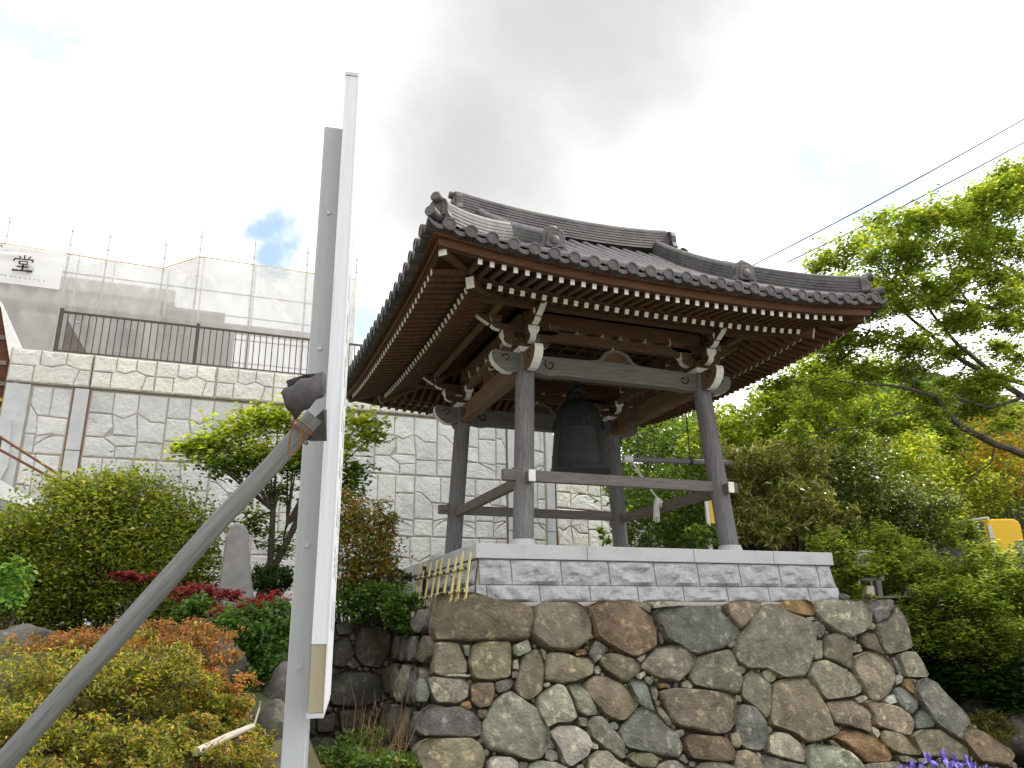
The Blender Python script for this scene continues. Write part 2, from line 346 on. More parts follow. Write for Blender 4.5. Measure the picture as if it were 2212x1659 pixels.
# ================================================================ GRANITE PLATFORM
pl = thing('stone_platform', (0, 0, -.61), 'pale grey granite platform of rough split blocks under the bell tower', 'platform')
S = 2.25
cap = MB()
for sx0, sx1 in ((-2.25, -1.02), (-1.015, .3), (.305, 1.38), (1.385, 2.25)): cap.box((sx0, -2.25, -.147), (sx1, -1.6, 0))
for sy0, sy1 in ((-1.595, -.4), (-.395, .9), (.905, 2.25)):
    cap.box((-2.25, sy0, -.147), (-1.6, sy1, 0)); cap.box((1.6, sy0, -.147), (2.25, sy1, 0))
cap.box((-1.595, 1.6, -.147), (1.595, 2.25, 0)); cap.box((-1.595, -1.595, -.147), (1.595, 1.595, -.012))
cap.build('capstone', M['granite'], pl, bevel=.006)
def split_course(z0, z1, off, n, seed):
    """rock-faced blocks: chiselled margins, lumpy split face; on front and left, right, back"""
    rnd = random.Random(seed); mb = MB()
    hb0 = 2.215+(-.147-z0)*.17; hb1 = 2.215+(-.147-z1)*.17
    for side in range(4):
        L = 2*hb1; w = L/n
        edges = [-hb1]+[-hb1+w*(k+off) for k in range(0 if off else 1, n)]+[hb1]
        edges = [e for i, e in enumerate(edges) if i == 0 or e-edges[i-1] > .05]
        for k in range(len(edges)-1):
            a0, a1 = edges[k]+.005, edges[k+1]-.005
            nu, nv = 15, 9; base = len(mb.v); tiltx = rnd.uniform(-.02, .02); sd = rnd.uniform(0, 100)
            for j in range(nv):
                for i in range(nu):
                    s_, t2 = i/(nu-1), j/(nv-1); a = a0+(a1-a0)*s_
                    z = z0+.004+(z1-z0-.008)*t2
                    hbk = hb0+(hb1-hb0)*t2
                    rim = min(s_, 1-s_)*4*(a1-a0)*2.2, min(t2, 1-t2)*7
                    bul = min(1, rim[0])*min(1, rim[1])
                    d = hbk+bul*(.030+tiltx*(s_-.5)*2+.062*(abs(noise.noise(Vector((a*3.5+z*3+sd, z*6-a*2, sd))))-.12)+.040*noise.noise(Vector((a*7+sd, z*9, sd)))+.018*noise.noise(Vector((a*19, z*22, sd))))
                    if i in (0, nu-1) or j in (0, nv-1): d = hbk
                    p = {0: (a, -d, z), 1: (-d, -a, z), 2: (d, a, z), 3: (-a, d, z)}[side]
                    mb.v.append(p)
            for j in range(nv-1):
                for i in range(nu-1):
                    o = base+j*nu+i; mb.f.append([o, o+1, o+nu+1, o+nu]); mb.m.append(0)
    return mb
split_course(-.405, -.147, 0.62, 8, 1).build('upper_block_course', M['granite_rough'], pl)
split_course(-.572, -.405, 0.2, 8, 2).build('lower_block_course', M['granite_rough'], pl)
jm = MB()
for z0, z1 in ((-.575, -.15),):
    h0, h1 = 2.205+.42*.17, 2.205
    jm.hexa([(-h0, -h0, z0), (h0, -h0, z0), (h0, h0, z0), (-h0, h0, z0), (-h1, -h1, z1), (h1, -h1, z1), (h1, h1, z1), (-h1, h1, z1)])
jm.build('mortar', M['joint'], pl)
bs = MB(); bs.box((-2.33, -2.33, -.618), (2.33, 2.33, -.576)); bs.build('base_strip', M['basestrip'], pl, bevel=.01)

# ================================================================ RUBBLE WALLS
BR = (.195, .172, .125); GR = (.225, .213, .172); DK = (.15, .147, .132); GN = (.285, .283, .225); LT = (.36, .34, .275); OR = (.25, .165, .085); TN = (.265, .235, .165); WH = (.50, .48, .42); BL = (.205, .218, .20); RD = (.195, .15, .102)
STONES = [
# (zoom origin, colour, outline)
('A', BR, [(205,90),(250,62),(560,55),(640,80),(780,130),(1000,150),(1085,210),(1100,330),(1060,470),(880,490),(480,490),(220,480),(185,380)]),
('A', BR, [(1120,190),(1180,140),(1500,135),(1590,190),(1638,350),(1625,470),(1480,590),(1230,575),(1080,440),(1085,370)]),
('A', BR, [(200,505),(420,505),(500,700),(500,790),(270,815),(190,780)]),
('A', GR, [(450,530),(530,525),(515,640),(480,620)]),
('A', TN, [(545,540),(620,500),(880,500),(905,540),(900,820),(740,855),(560,840),(510,690)]),
('A', GN, [(915,535),(1060,470),(1095,580),(970,640),(920,610)]),
('A', BR, [(1010,640),(1130,560),(1180,620),(1205,750),(1190,950),(1080,1035),(1000,1020),(930,930),(970,780)]),
('A', LT, [(925,670),(965,660),(975,760),(920,750)]), ('A', GR, [(910,770),(965,770),(970,830),(915,835)]),
('A', TN, [(1225,620),(1270,595),(1400,605),(1490,645),(1600,650),(1653,710),(1645,800),(1500,870),(1370,880),(1215,845)]),
('A', LT, [(125,840),(180,825),(460,840),(520,880),(510,1000),(420,1065),(220,1060),(165,970)]),
('A', RD, [(535,890),(600,870),(740,875),(755,960),(720,1090),(610,1110),(540,1050)]),
('A', DK, [(755,870),(900,830),(930,880),(880,950),(790,975),(760,930)]),
('A', GN, [(900,955),(990,1020),(1140,1130),(1230,1300),(1245,1450),(1160,1570),(1080,1590),(960,1560),(700,1480),(640,1390),(645,1250),(740,1060),(830,980)]),
('A', DK, [(150,1080),(190,1070),(300,1105),(420,1090),(560,1140),(625,1230),(625,1350),(560,1375),(100,1365),(20,1320),(40,1170)]),
('A', TN, [(60,1420),(140,1385),(540,1380),(640,1460),(665,1570),(640,1659),(600,1720),(120,1720),(40,1600),(25,1500)]),
('A', WH, [(690,1600),(740,1545),(900,1555),(970,1610),(965,1720),(690,1720)]),
('A', LT, [(1215,1490),(1260,1475),(1330,1520),(1335,1580),(1270,1600),(1215,1570)]),
('A', GN, [(1140,1010),(1230,940),(1330,885),(1390,905),(1470,1050),(1515,1190),(1450,1240),(1330,1240),(1230,1290),(1180,1190),(1145,1120)]),
('A', GR, [(1420,900),(1530,880),(1600,960),(1680,1100),(1690,1170),(1600,1180),(1520,1130),(1470,1010)]),
('A', WH, [(1260,1330),(1350,1270),(1490,1270),(1600,1340),(1640,1440),(1600,1550),(1450,1650),(1400,1620),(1340,1470)]),
('A', GN, [(1070,1620),(1150,1585),(1300,1600),(1420,1659),(1440,1730),(1050,1730)]), ('A', GR, [(975,1600),(1060,1605),(1050,1680),(970,1670)]),
('A', LT, [(1205,880),(1250,870),(1268,895),(1240,920),(1208,910)]), ('A', BR, [(600,1120),(690,1115),(690,1180),(640,1210),(595,1180)]),
('A', BL, [(20,970),(60,830),(115,825),(160,980),(130,1050),(40,1050)]), ('A', OR, [(450,1060),(520,1040),(545,1100),(520,1120),(440,1090)]),
('A', LT, [(290,815),(330,795),(535,800),(530,822),(400,825)]), ('A', GR, [(1170,560),(1230,590),(1215,680),(1190,640)]),
('A', OR, [(1490,575),(1595,560),(1605,615),(1500,630)]), ('A', GR, [(1520,1190),(1600,1200),(1605,1280),(1530,1270)]), ('A', LT, [(1500,1640),(1560,1620),(1580,1659),(1500,1680)]),
('B', RD, [(105,170),(250,130),(480,130),(600,200),(700,270),(745,400),(740,540),(560,640),(480,625),(300,530),(190,460),(150,300)]),
('B', BR, [(490,130),(690,140),(695,240),(600,200)]), ('B', LT, [(705,160),(740,130),(950,125),(985,165),(900,180),(710,195)]),
('B', DK, [(720,215),(1000,175),(1280,175),(1400,280),(1515,400),(1480,470),(1350,560),(1090,630),(950,540),(820,480),(780,380),(735,300)]),
('B', BR, [(1370,150),(1490,130),(1720,130),(1670,230),(1550,360),(1510,390),(1400,260)]),
('B', GR, [(620,690),(740,560),(880,530),(980,550),(1090,650),(1050,760),(950,870),(880,850),(750,820),(620,740)]),
('B', GR, [(1110,640),(1390,570),(1440,640),(1480,740),(1525,850),(1500,970),(1440,980),(1090,890),(1045,810)]),
('B', BR, [(220,640),(280,605),(380,610),(540,660),(595,720),(590,770),(480,875),(420,860),(240,730)]),
('B', DK, [(120,600),(190,480),(270,530),(280,590),(220,660),(180,700)]), ('B', LT, [(560,650),(655,605),(640,650),(600,695)]),
('B', TN, [(90,880),(180,810),(270,815),(430,890),(540,1000),(565,1090),(450,1220),(400,1225),(280,1180),(150,1040),(80,930)]),
('B', BL, [(485,865),(530,840),(630,860),(665,930),(700,1060),(735,1140),(640,1110),(570,1070),(540,980)]),
('B', BR, [(770,960),(900,925),(1130,940),(1380,980),(1445,1020),(1455,1240),(1380,1340),(1260,1345),(1010,1290),(900,1250),(860,1130)]),
('B', DK, [(550,1120),(620,1100),(720,1150),(820,1270),(930,1340),(985,1480),(950,1560),(780,1545),(560,1490),(460,1460),(400,1350),(430,1270)]),
('B', LT, [(110,1260),(160,1185),(240,1180),(330,1290),(440,1420),(455,1560),(420,1575),(270,1480),(140,1370)]), ('B', BL, [(310,1250),(360,1230),(405,1275),(380,1310),(330,1290)]),
('B', RD, [(1000,1390),(1060,1345),(1380,1375),(1450,1500),(1440,1600),(1300,1610),(1060,1570),(1020,1500)]), ('B', TN, [(1420,1340),(1480,1330),(1530,1430),(1500,1480),(1440,1460)]),
('B', LT, [(120,1580),(200,1495),(290,1500),(380,1590),(520,1659),(540,1740),(120,1740)]), ('B', TN, [(465,1560),(530,1510),(690,1520),(775,1570),(740,1660),(600,1659)]),
('B', LT, [(750,1640),(840,1585),(920,1585),(1040,1659),(1050,1740),(750,1740)]), ('B', GR, [(945,1570),(1000,1525),(1045,1600),(1010,1620)]),
('B', GR, [(1110,1659),(1180,1600),(1360,1605),(1500,1659),(1520,1740),(1110,1740)]), ('B', LT, [(555,790),(640,770),(650,800),(600,850),(555,830)]),
('B', GR, [(640,820),(680,810),(720,860),(690,900),(640,870)]), ('B', GR, [(690,920),(740,905),(760,980),(740,1060),(700,1000)]), ('B', BR, [(750,1080),(800,1110),(885,1240),(880,1290),(830,1260),(760,1150)]),
('B', GR, [(980,870),(1030,850),(1080,910),(1060,930),(980,920)]), ('B', OR, [(755,880),(845,885),(850,920),(770,930)]), ('B', GR, [(910,1310),(990,1300),(1000,1350),(960,1380),(920,1350)]),
('B', GR, [(755,400),(790,420),(815,500),(790,520)]), ('B', GR, [(1390,530),(1475,480),(1465,530),(1420,560)]), ('B', BR, [(1470,985),(1520,990),(1520,1060),(1460,1040)]),
('B', LT, [(150,1410),(210,1450),(210,1490),(150,1480)]), ('B', GR, [(1045,1610),(1090,1590),(1095,1650),(1050,1650)]), ('B', GR, [(170,740),(210,715),(240,760),(220,800),(175,790)]),
('C', GR, [(280,155),(340,190),(490,260),(650,320),(705,400),(680,620),(600,820),(400,830),(250,740),(80,745),(-30,660),(-40,570),(0,470),(100,310),(200,190)]),
('C', OR, [(330,170),(450,120),(620,115),(690,165),(685,265),(520,250),(420,215)]), ('C', GN, [(695,150),(760,120),(1170,120),(1205,200),(1200,320),(1150,410),(1030,470),(900,400),(780,320),(700,230)]),
('C', DK, [(1205,115),(1415,115),(1420,180),(1380,290),(1280,330),(1240,240)]), ('C', GR, [(1430,170),(1500,260),(1560,380),(1605,550),(1530,585),(1390,610),(1340,560),(1270,380),(1270,340),(1390,290)]),
('C', GR, [(690,320),(730,305),(795,370),(795,430),(750,470),(705,400)]), ('C', GR, [(700,490),(770,480),(775,660),(700,665)]),
('C', BR, [(800,440),(880,420),(960,440),(1030,520),(1050,700),(1040,750),(900,690),(785,640),(780,520)]), ('C', BR, [(1125,450),(1190,410),(1260,430),(1325,560),(1320,600),(1180,560),(1120,510)]),
('C', GR, [(1040,520),(1120,520),(1145,590),(1050,600)]), ('C', TN, [(1060,640),(1180,590),(1330,615),(1420,730),(1440,850),(1400,960),(1320,1035),(1220,1030),(1130,900),(1060,760)]),
('C', GR, [(680,700),(760,670),(870,710),(1020,790),(1120,890),(1125,960),(1060,1000),(800,1035),(740,980),(620,800)]), ('C', GR, [(30,850),(120,755),(200,790),(295,890),(295,1170),(250,1205),(150,1110),(30,1010),(20,920)]),
('C', TN, [(225,770),(290,750),(350,790),(345,850),(300,880),(240,840)]),
('C', BR, [(310,900),(400,850),(610,835),(690,930),(790,1090),(850,1270),(850,1370),(720,1420),(620,1420),(500,1330),(300,1260),(290,1180),(300,1050)]),
('C', BR, [(800,1060),(900,1045),(1040,1035),(1150,1130),(1210,1240),(1215,1340),(1150,1310),(1000,1270),(880,1250),(840,1160)]),
('C', TN, [(1150,1060),(1200,1040),(1450,1090),(1560,1160),(1608,1230),(1600,1310),(1570,1360),(1440,1330),(1250,1260),(1240,1170)]),
('C', BL, [(1430,950),(1470,910),(1540,940),(1640,1030),(1655,1110),(1600,1170),(1500,1100),(1450,1040)]), ('C', BL, [(0,1090),(40,1075),(140,1100),(240,1230),(265,1330),(240,1450),(200,1500),(80,1480),(-20,1400),(-30,1150)]),
('C', LT, [(285,1370),(360,1325),(450,1340),(560,1430),(615,1500),(610,1610),(500,1590),(280,1520)]), ('C', GN, [(640,1470),(700,1430),(830,1450),(1000,1500),(1100,1590),(1160,1659),(1170,1740),(640,1740),(625,1560)]),
('C', OR, [(870,1380),(960,1320),(1080,1315),(1250,1370),(1340,1440),(1415,1550),(1390,1600),(1180,1610),(1080,1530),(980,1440)]), ('C', TN, [(1310,1340),(1350,1310),(1500,1345),(1600,1420),(1660,1500),(1660,1540),(1500,1540),(1420,1500),(1330,1420)]),
('C', TN, [(1110,1070),(1180,1110),(1225,1180),(1210,1215),(1170,1180)]), ('C', WH, [(1370,1000),(1420,980),(1470,1020),(1460,1060),(1400,1075),(1350,1040)]), ('C', LT, [(1060,1020),(1160,985),(1195,1020),(1140,1060),(1100,1070)]),
('C', LT, [(1225,1270),(1290,1310),(1305,1350),(1280,1385),(1235,1330)]), ('C', GR, [(1440,1540),(1560,1545),(1640,1590),(1640,1620),(1500,1600)]), ('C', GR, [(1150,1630),(1250,1610),(1480,1595),(1500,1659),(1500,1740),(1150,1740)]),
('C', GR, [(215,1560),(250,1540),(400,1590),(630,1640),(680,1740),(220,1740)]), ('C', TN, [(0,1500),(80,1485),(150,1520),(230,1640),(240,1740),(-40,1740),(-30,1560)]), ('C', LT, [(180,1510),(215,1540),(210,1590),(175,1560)]),
('C', GR, [(820,1400),(870,1405),(950,1460),(940,1490),(870,1470)]), ('C', GR, [(860,1270),(900,1270),(945,1320),(890,1360),(860,1350)]), ('C', GR, [(625,275),(700,270),(705,300),(640,305)]), ('C', TN, [(0,720),(40,715),(75,760),(50,795),(0,780)]),
('C', BR, [(1180,380),(1230,310),(1260,340),(1250,390)]), ('C', TN, [(1275,395),(1320,470),(1320,520),(1280,430)]),
('D', GR, [(200,620),(290,585),(370,595),(430,680),(490,800),(470,830),(260,825),(230,700)]), ('D', GR, [(150,650),(190,640),(245,770),(245,810),(200,780)]), ('D', LT, [(180,840),(215,790),(250,820),(240,880),(190,900)]),
('D', OR, [(255,840),(310,835),(365,910),(355,980),(260,920)]), ('D', DK, [(385,860),(470,835),(540,870),(700,1030),(850,1190),(860,1260),(800,1300),(770,1400),(700,1370),(590,1290),(530,1250),(450,1110),(400,1050),(360,960)]),
('D', DK, [(395,1130),(450,1120),(540,1250),(520,1290),(370,1300),(360,1220)]), ('D', BR, [(320,1370),(400,1310),(560,1300),(720,1390),(850,1480),(860,1600),(600,1560),(430,1550)]),
('D', RD, [(790,1310),(850,1285),(1010,1340),(1240,1480),(1280,1540),(1230,1640),(950,1600),(860,1490),(770,1400)]), ('D', GR, [(380,1570),(490,1565),(500,1620),(390,1610)]), ('D', GR, [(310,840),(380,845),(370,880),(330,870)]),
]
ORG = {'A': (1650, 2350), 'B': (2300, 2350), 'C': (2950, 2350), 'D': (3500, 2350)}
def zoom_to_disp(key, p):
    o = ORG[key]; return (o[0]+p[0]*.4353)/1.8517, (o[1]+p[1]*.4353)/1.8517
BAT = .20                                    # batter of the front: runs out .2 m per metre down
def front_hit(u, v, y0=-2.44, z0=-.6, bat=BAT):
    r = _F + _RT*((u-1106)/FPX) - _UP*((v-829.5)/FPX)
    # y = y0 - bat*(z0 - z)
    t = (y0-bat*z0+bat*CAM_LOC.z-CAM_LOC.y)/(r.y-bat*r.z)
    p = CAM_LOC+t*r
    return p.x, (z0-p.z)*math.sqrt(1+bat*bat)
def smooth_outline(poly, k=2, it=2):
    P = [Vector((a, b)) for a, b in poly]
    for f_ in (.10, .24):
        Q = []
        for i in range(len(P)):
            a, b2 = P[i], P[(i+1) % len(P)]
            Q += [a*(1-f_)+b2*f_, a*f_+b2*(1-f_)]
        P = Q
    return P
def add_stone(mb, poly, frame, col, rnd, grow=1.025, depth=.14):
    """a fieldstone: rounded rim going back into the wall, faceted lumpy face"""
    O, A, B, Nn = frame
    P = smooth_outline(poly)
    c = sum(P, Vector((0, 0)))/len(P)
    rad = sum((p-c).length for p in P)/len(P)
    n = len(P); hgt = min(.125, .24*rad+.012)*rnd.uniform(.75, 1.15)
    tilt = (rnd.uniform(-.22, .22), rnd.uniform(-.25, .12)); sd = rnd.uniform(0, 99)
    base = len(mb.v); rings = ((1.0, -depth), (1.02, -.02), (1.005, hgt*.28), (.985, hgt*.58), (.95, hgt*.80), (.89, hgt*.93), (.77, hgt*.98), (.58, hgt), (.42, hgt*1.01), (.22, hgt*1.02))
    cuts = [(rnd.uniform(0, 6.28), rnd.uniform(.80, 1.05), rnd.uniform(.35, 1.0)) for _ in range(rnd.randint(2, 4))]
    def facet(off, d):
        for a_, b_, k_ in cuts:
            d = min(d, hgt*(b_-k_*max(-.2, (off.x*math.cos(a_)+off.y*math.sin(a_))/max(rad, 1e-6)-.05)))
        return d
    inset = min(.006, rad*.05)
    for s_, d in rings:
        for p in P:
            q = c+(p-c)*s_*grow; q = q-(q-c).normalized()*inset
            off = q-c; dd = d
            if d > 0:
                dd += (off.x*tilt[0]+off.y*tilt[1])*(d/hgt)*.8
                if s_ < .97: dd = max(hgt*.12, facet(off, dd))
                nn = noise.noise(Vector((q.x*6+sd, q.y*6, sd)))*.24+noise.noise(Vector((q.x*15+sd, q.y*15, sd)))*.13+noise.noise(Vector((q.x*38+sd, q.y*38, sd)))*.06
                dd += nn*hgt*(d/hgt)
            mb.v.append(tuple(O+A*q.x+B*q.y+Nn*dd))
    mb.v.append(tuple(O+A*c.x+B*c.y+Nn*(min(facet(Vector((0, 0)), hgt*1.02), hgt*1.02)+.24*hgt*noise.noise(Vector((c.x*6+sd, c.y*6, sd))))))
    for i in range(len(rings)-1):
        for k in range(n):
            mb.f.append([base+i*n+k, base+i*n+(k+1) % n, base+(i+1)*n+(k+1) % n, base+(i+1)*n+k]); mb.m.append(0)
    last = base+(len(rings)-1)*n; top = base+len(rings)*n
    for k in range(n): mb.f.append([last+k, last+(k+1) % n, top]); mb.m.append(0)
    v = rnd.uniform(.74, 1.26); col = tuple(min(1, x*v*rnd.uniform(.96, 1.04)*1.34) for x in col)
    mb.c += [col]*(len(rings)*n+1)
def seg_dist(px, py, poly):
    P = np.array(poly); Q = np.roll(P, -1, 0); d = Q-P; w = np.stack([px-P[:, 0], py-P[:, 1]], 1)
    t = np.clip((w*d).sum(1)/np.maximum((d*d).sum(1), 1e-9), 0, 1); e = w-d*t[:, None]
    dist = np.sqrt((e*e).sum(1)).min()
    x1, y1, x2, y2 = P[:, 0], P[:, 1], Q[:, 0], Q[:, 1]
    cr = ((y1 > py) != (y2 > py)) & (px < (x2-x1)*(py-y1)/np.where(y2 == y1, 1e-9, y2-y1)+x1)
    return -dist if cr.sum() % 2 else dist
def fill_gaps(polys, inside, x0, x1, s0, s1, ntry, rnd, rmin=.016, rmax=.06):
    out_ = []
    bbs = [(min(a for a, b in q)-.1, max(a for a, b in q)+.1, min(b for a, b in q)-.1, max(b for a, b in q)+.1) for q in polys]
    for _ in range(ntry):
        px, py = rnd.uniform(x0, x1), rnd.uniform(s0, s1)
        if not inside(px, py): continue
        d = rmax
        for q, bb in zip(polys, bbs):
            if bb[0] < px < bb[1] and bb[2] < py < bb[3]:
                d = min(d, seg_dist(px, py, q))
                if d < rmin: break
        if d < rmin: continue
        k = rnd.randint(5, 7); a0 = rnd.uniform(0, 6)
        q = [(px+d*1.05*rnd.uniform(.8, 1.15)*math.cos(a0+2*math.pi*i/k), py+d*1.05*rnd.uniform(.8, 1.15)*math.sin(a0+2*math.pi*i/k)) for i in range(k)]
        polys.append(q); bbs.append((px-d-.1, px+d+.1, py-d-.1, py+d+.1)); out_.append(q)
    return out_
rw = thing('rubble_wall', (0, -2.6, -2.5), 'sunlit retaining wall of rounded brown and grey fieldstones below the granite platform', 'stone wall')
rnd = random.Random(3); mb = MB()
nrm = math.sqrt(1+BAT*BAT)
FR = (Vector((0, -2.44, -.6)), Vector((1, 0, 0)), Vector((0, -BAT/nrm, -1/nrm)), Vector((0, -1/nrm, BAT/nrm)))
polys = []
for key, col, pts in STONES:
    q = [front_hit(*zoom_to_disp(key, p)) for p in pts]
    polys.append(q); add_stone(mb, q, FR, col, rnd)
def in_front(px, s_): return -2.66-.07*s_ < px < 2.50+.60*s_+.12*s_*s_ and .02 < s_ < 2.0
small = fill_gaps(polys, in_front, -2.9, 4.6, 0.0, 2.0, 20000, rnd, .02, .055)
FRs = (FR[0]-FR[3]*.035, FR[1], FR[2], FR[3])
for q in small: add_stone(mb, q, FRs, rnd.choice([GR, BR, GR, BR, DK, TN]), rnd, depth=.1)
# below the picture the wall runs on in plain courses
for r_ in range(1):
    xx = -2.9
    while xx < 4.0:
        w_ = rnd.uniform(.28, .5); s0 = 1.72
        q = [(xx+w_*.5+w_*.47*math.cos(a)*rnd.uniform(.92, 1.05), s0+.16+.15*math.sin(a)) for a in np.linspace(0, 2*math.pi, 9)[:-1]]
        if all(seg_dist(a, b_, pq) > 0 for a, b_ in q for pq in polys if abs(pq[0][0]-a) < 1): add_stone(mb, q, FR, rnd.choice([GR, BR, TN]), rnd); polys.append(q)
        xx += w_
mb.build('front_stones', M['stone'], rw, smooth=True)
# left return of the wall, in its own shade
lf = MB(); LB = .07; ln = math.sqrt(1+LB*LB)
LFR = (Vector((-2.735, 0, -.6)), Vector((0, -1, 0)), Vector((-LB/ln, 0, -1/ln)), Vector((-1/ln, 0, LB/ln)))
def jitter_stones(mb, frame, x0, x1, s0, s1, wmin, wmax, hmin, hmax, cols, rnd):
    s_ = s0; allp = []
    while s_ < s1:
        h_ = rnd.uniform(hmin, hmax); xx = x0-rnd.uniform(0, .1)
        while xx < x1:
            w_ = rnd.uniform(wmin, wmax); k = 9; ph = rnd.uniform(0, 6)
            q = []
            for i in range(k):
                a = 2*math.pi*i/k+ph; ca, sa = math.cos(a), math.sin(a); e = 1/max(abs(ca), abs(sa))**.55
                q.append((xx+w_/2+w_*.47*ca*e*rnd.uniform(.9, 1.03), s_+h_/2+h_*.47*sa*e*rnd.uniform(.9, 1.03)))
            add_stone(mb, q, frame, rnd.choice(cols), rnd); allp.append(q); xx += w_
        s_ += h_
    return allp
jitter_stones(lf, LFR, .95, 2.20, .02, 1.95, .26, .5, .24, .42, [DK, GR, BR, DK], rnd)
lf.build('side_stones', M['stone'], rw, smooth=True)
cr_ = MB()
z1, z2 = -.62, -2.6
yb1, yb2 = -2.37, -2.37-BAT*(z1-z2)
cr_.hexa([(-2.63-.11*2, yb2, z2), (3.95, yb2, z2), (3.95, 2.4, z2), (-2.63-.11*2, 2.4, z2), (-2.63, yb1, z1), (2.42, yb1, z1), (2.42, 2.4, z1), (-2.63, 2.4, z1)])
cr_.build('wall_core', M['core'], rw)

# older wall to the left; its shade is put into the dark stone colours
ow = thing('rubble_wall', (-3.2, -1.1, -2.45), 'dark older retaining wall of large stones in the shade left of the sunlit one', 'stone wall')
OW = [[(1000,640),(1040,590),(1180,580),(1260,640),(1250,780),(1170,900),(1040,880),(980,790)], [(1270,620),(1340,590),(1400,650),(1390,820),(1320,860),(1260,830)],
 [(1190,920),(1260,870),(1370,880),(1390,980),(1330,1120),(1210,1090)], [(790,960),(900,910),(1100,930),(1180,990),(1190,1150),(1000,1200),(800,1180)], [(830,700),(930,650),(990,800),(900,900),(820,880)],
 [(900,860),(960,790),(1030,880),(960,910)], [(310,1050),(430,850),(560,830),(560,1130),(370,1110)], [(120,1280),(200,1190),(330,1190),(420,1420),(300,1440),(130,1360)], [(370,1190),(560,1160),(560,1340),(420,1360)],
 [(700,1280),(840,1230),(830,1390),(700,1390)], [(570,1250),(680,1240),(690,1410),(570,1400)], [(640,1430),(830,1410),(900,1560),(660,1580)], [(860,1220),(1100,1215),(1150,1400),(900,1500)], [(1220,1140),(1350,1140),(1300,1350),(1160,1340)],
 [(240,1090),(310,1070),(340,1160),(260,1190)], [(600,700),(800,680),(800,860),(600,880)], [(600,890),(780,900),(770,1200),(590,1200)], [(920,1520),(1160,1420),(1250,1500),(1200,1660),(930,1660)],[(1270,1380),(1400,1200),(1450,1500),(1290,1560)],[(640,540),(820,520),(820,660),(640,680)],[(840,560),(980,540),(960,640),(860,650)]]
OB = .13; on_ = math.sqrt(1+OB*OB)
OFR = (Vector((0, -1.0, -.6)), Vector((1, 0, 0)), Vector((0, -OB/on_, -1/on_)), Vector((0, -1/on_, OB/on_)))
o1 = MB(); op = []
for q in OW:
    uv = [((900+a*.5257)/1.8517, (2200+b_*.5257)/1.8517) for a, b_ in q]
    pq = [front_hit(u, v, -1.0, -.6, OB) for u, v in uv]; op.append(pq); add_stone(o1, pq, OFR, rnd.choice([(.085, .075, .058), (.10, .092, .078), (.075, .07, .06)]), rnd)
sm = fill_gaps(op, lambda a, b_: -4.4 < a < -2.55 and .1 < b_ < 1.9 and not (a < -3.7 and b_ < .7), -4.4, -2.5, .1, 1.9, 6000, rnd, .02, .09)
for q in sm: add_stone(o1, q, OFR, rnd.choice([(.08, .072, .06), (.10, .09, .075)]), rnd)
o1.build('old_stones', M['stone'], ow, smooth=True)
oc = MB(); oc.hexa([(-4.1, -1.2, -2.6), (-2.6, -1.2, -2.6), (-2.6, -.5, -2.6), (-4.1, -.5, -2.6), (-3.75, -.96, -.72), (-2.6, -.96, -.72), (-2.6, -.5, -.72), (-3.75, -.5, -.72)]); oc.build('wall_core', M['core'], ow)

# ================================================================ BELL TOWER
bt = thing('bell_tower', (0, 0, 0), 'open timber temple bell tower with a curved grey tiled roof and white tipped rafters', 'bell tower')
A0, A1 = 1.404, 1.285                       # pillar spacing at foot and head: they lean inwards
def ax(z): return A0-(A0-A1)*(z-.1)/2.2
SG = ((-1, -1), (1, -1), (-1, 1), (1, 1))
for sx, sy in SG:
    bp = MB(); a = A0+.004
    bp.lathe((sx*a, sy*a, 0), [(.185, 0), (.19, .03), (.185, .055), (.165, .07), (.15, .10), (.140, .135), (.136, .15)], 28)
    bp.build('base_stone', M['granite'], bt, smooth=True)
    p = MB(); zs = [.15, .6, 1.1, 1.6, 2.1, 2.44]
    p.tube([(sx*ax(z), sy*ax(z), z) for z in zs], [.122, .121, .120, .119, .118, .116], 28)
    p.build('pillar', M['pillar'], bt, smooth=True)
# tie beams at rail height, running through the pillars
for sy in (-1, 1):
    t1 = MB(); zt = .90; a = ax(zt); t1.box((-a-.27, sy*a-.04, .835), (a+.27, sy*a+.04, .965)); o = t1.build('tie_beam', M['beamgrey'], bt, bevel=.004)
    for s2 in (-1, 1):
        w = MB(); w.box((s2*(a+.06)-.075, sy*a-.034, .968), (s2*(a+.06)+.075, sy*a+.034, .992)); w.build('wedge', M['beamgrey'], o)
for sx in (-1, 1):
    t1 = MB(); a = ax(.86); t1.box((sx*a-.037, -a-.25, .79), (sx*a+.037, a+.25, .915)); o = t1.build('cross_tie_beam', M['beamgrey_y'], bt, bevel=.004)
    for s2 in (-1, 1):
        w = MB(); w.box((sx*a-.042, s2*(a+.255)-.012, .787), (sx*a+.042, s2*(a+.255)+.012, .925)); w.build('end_cap', M['white'], o, bevel=.008)
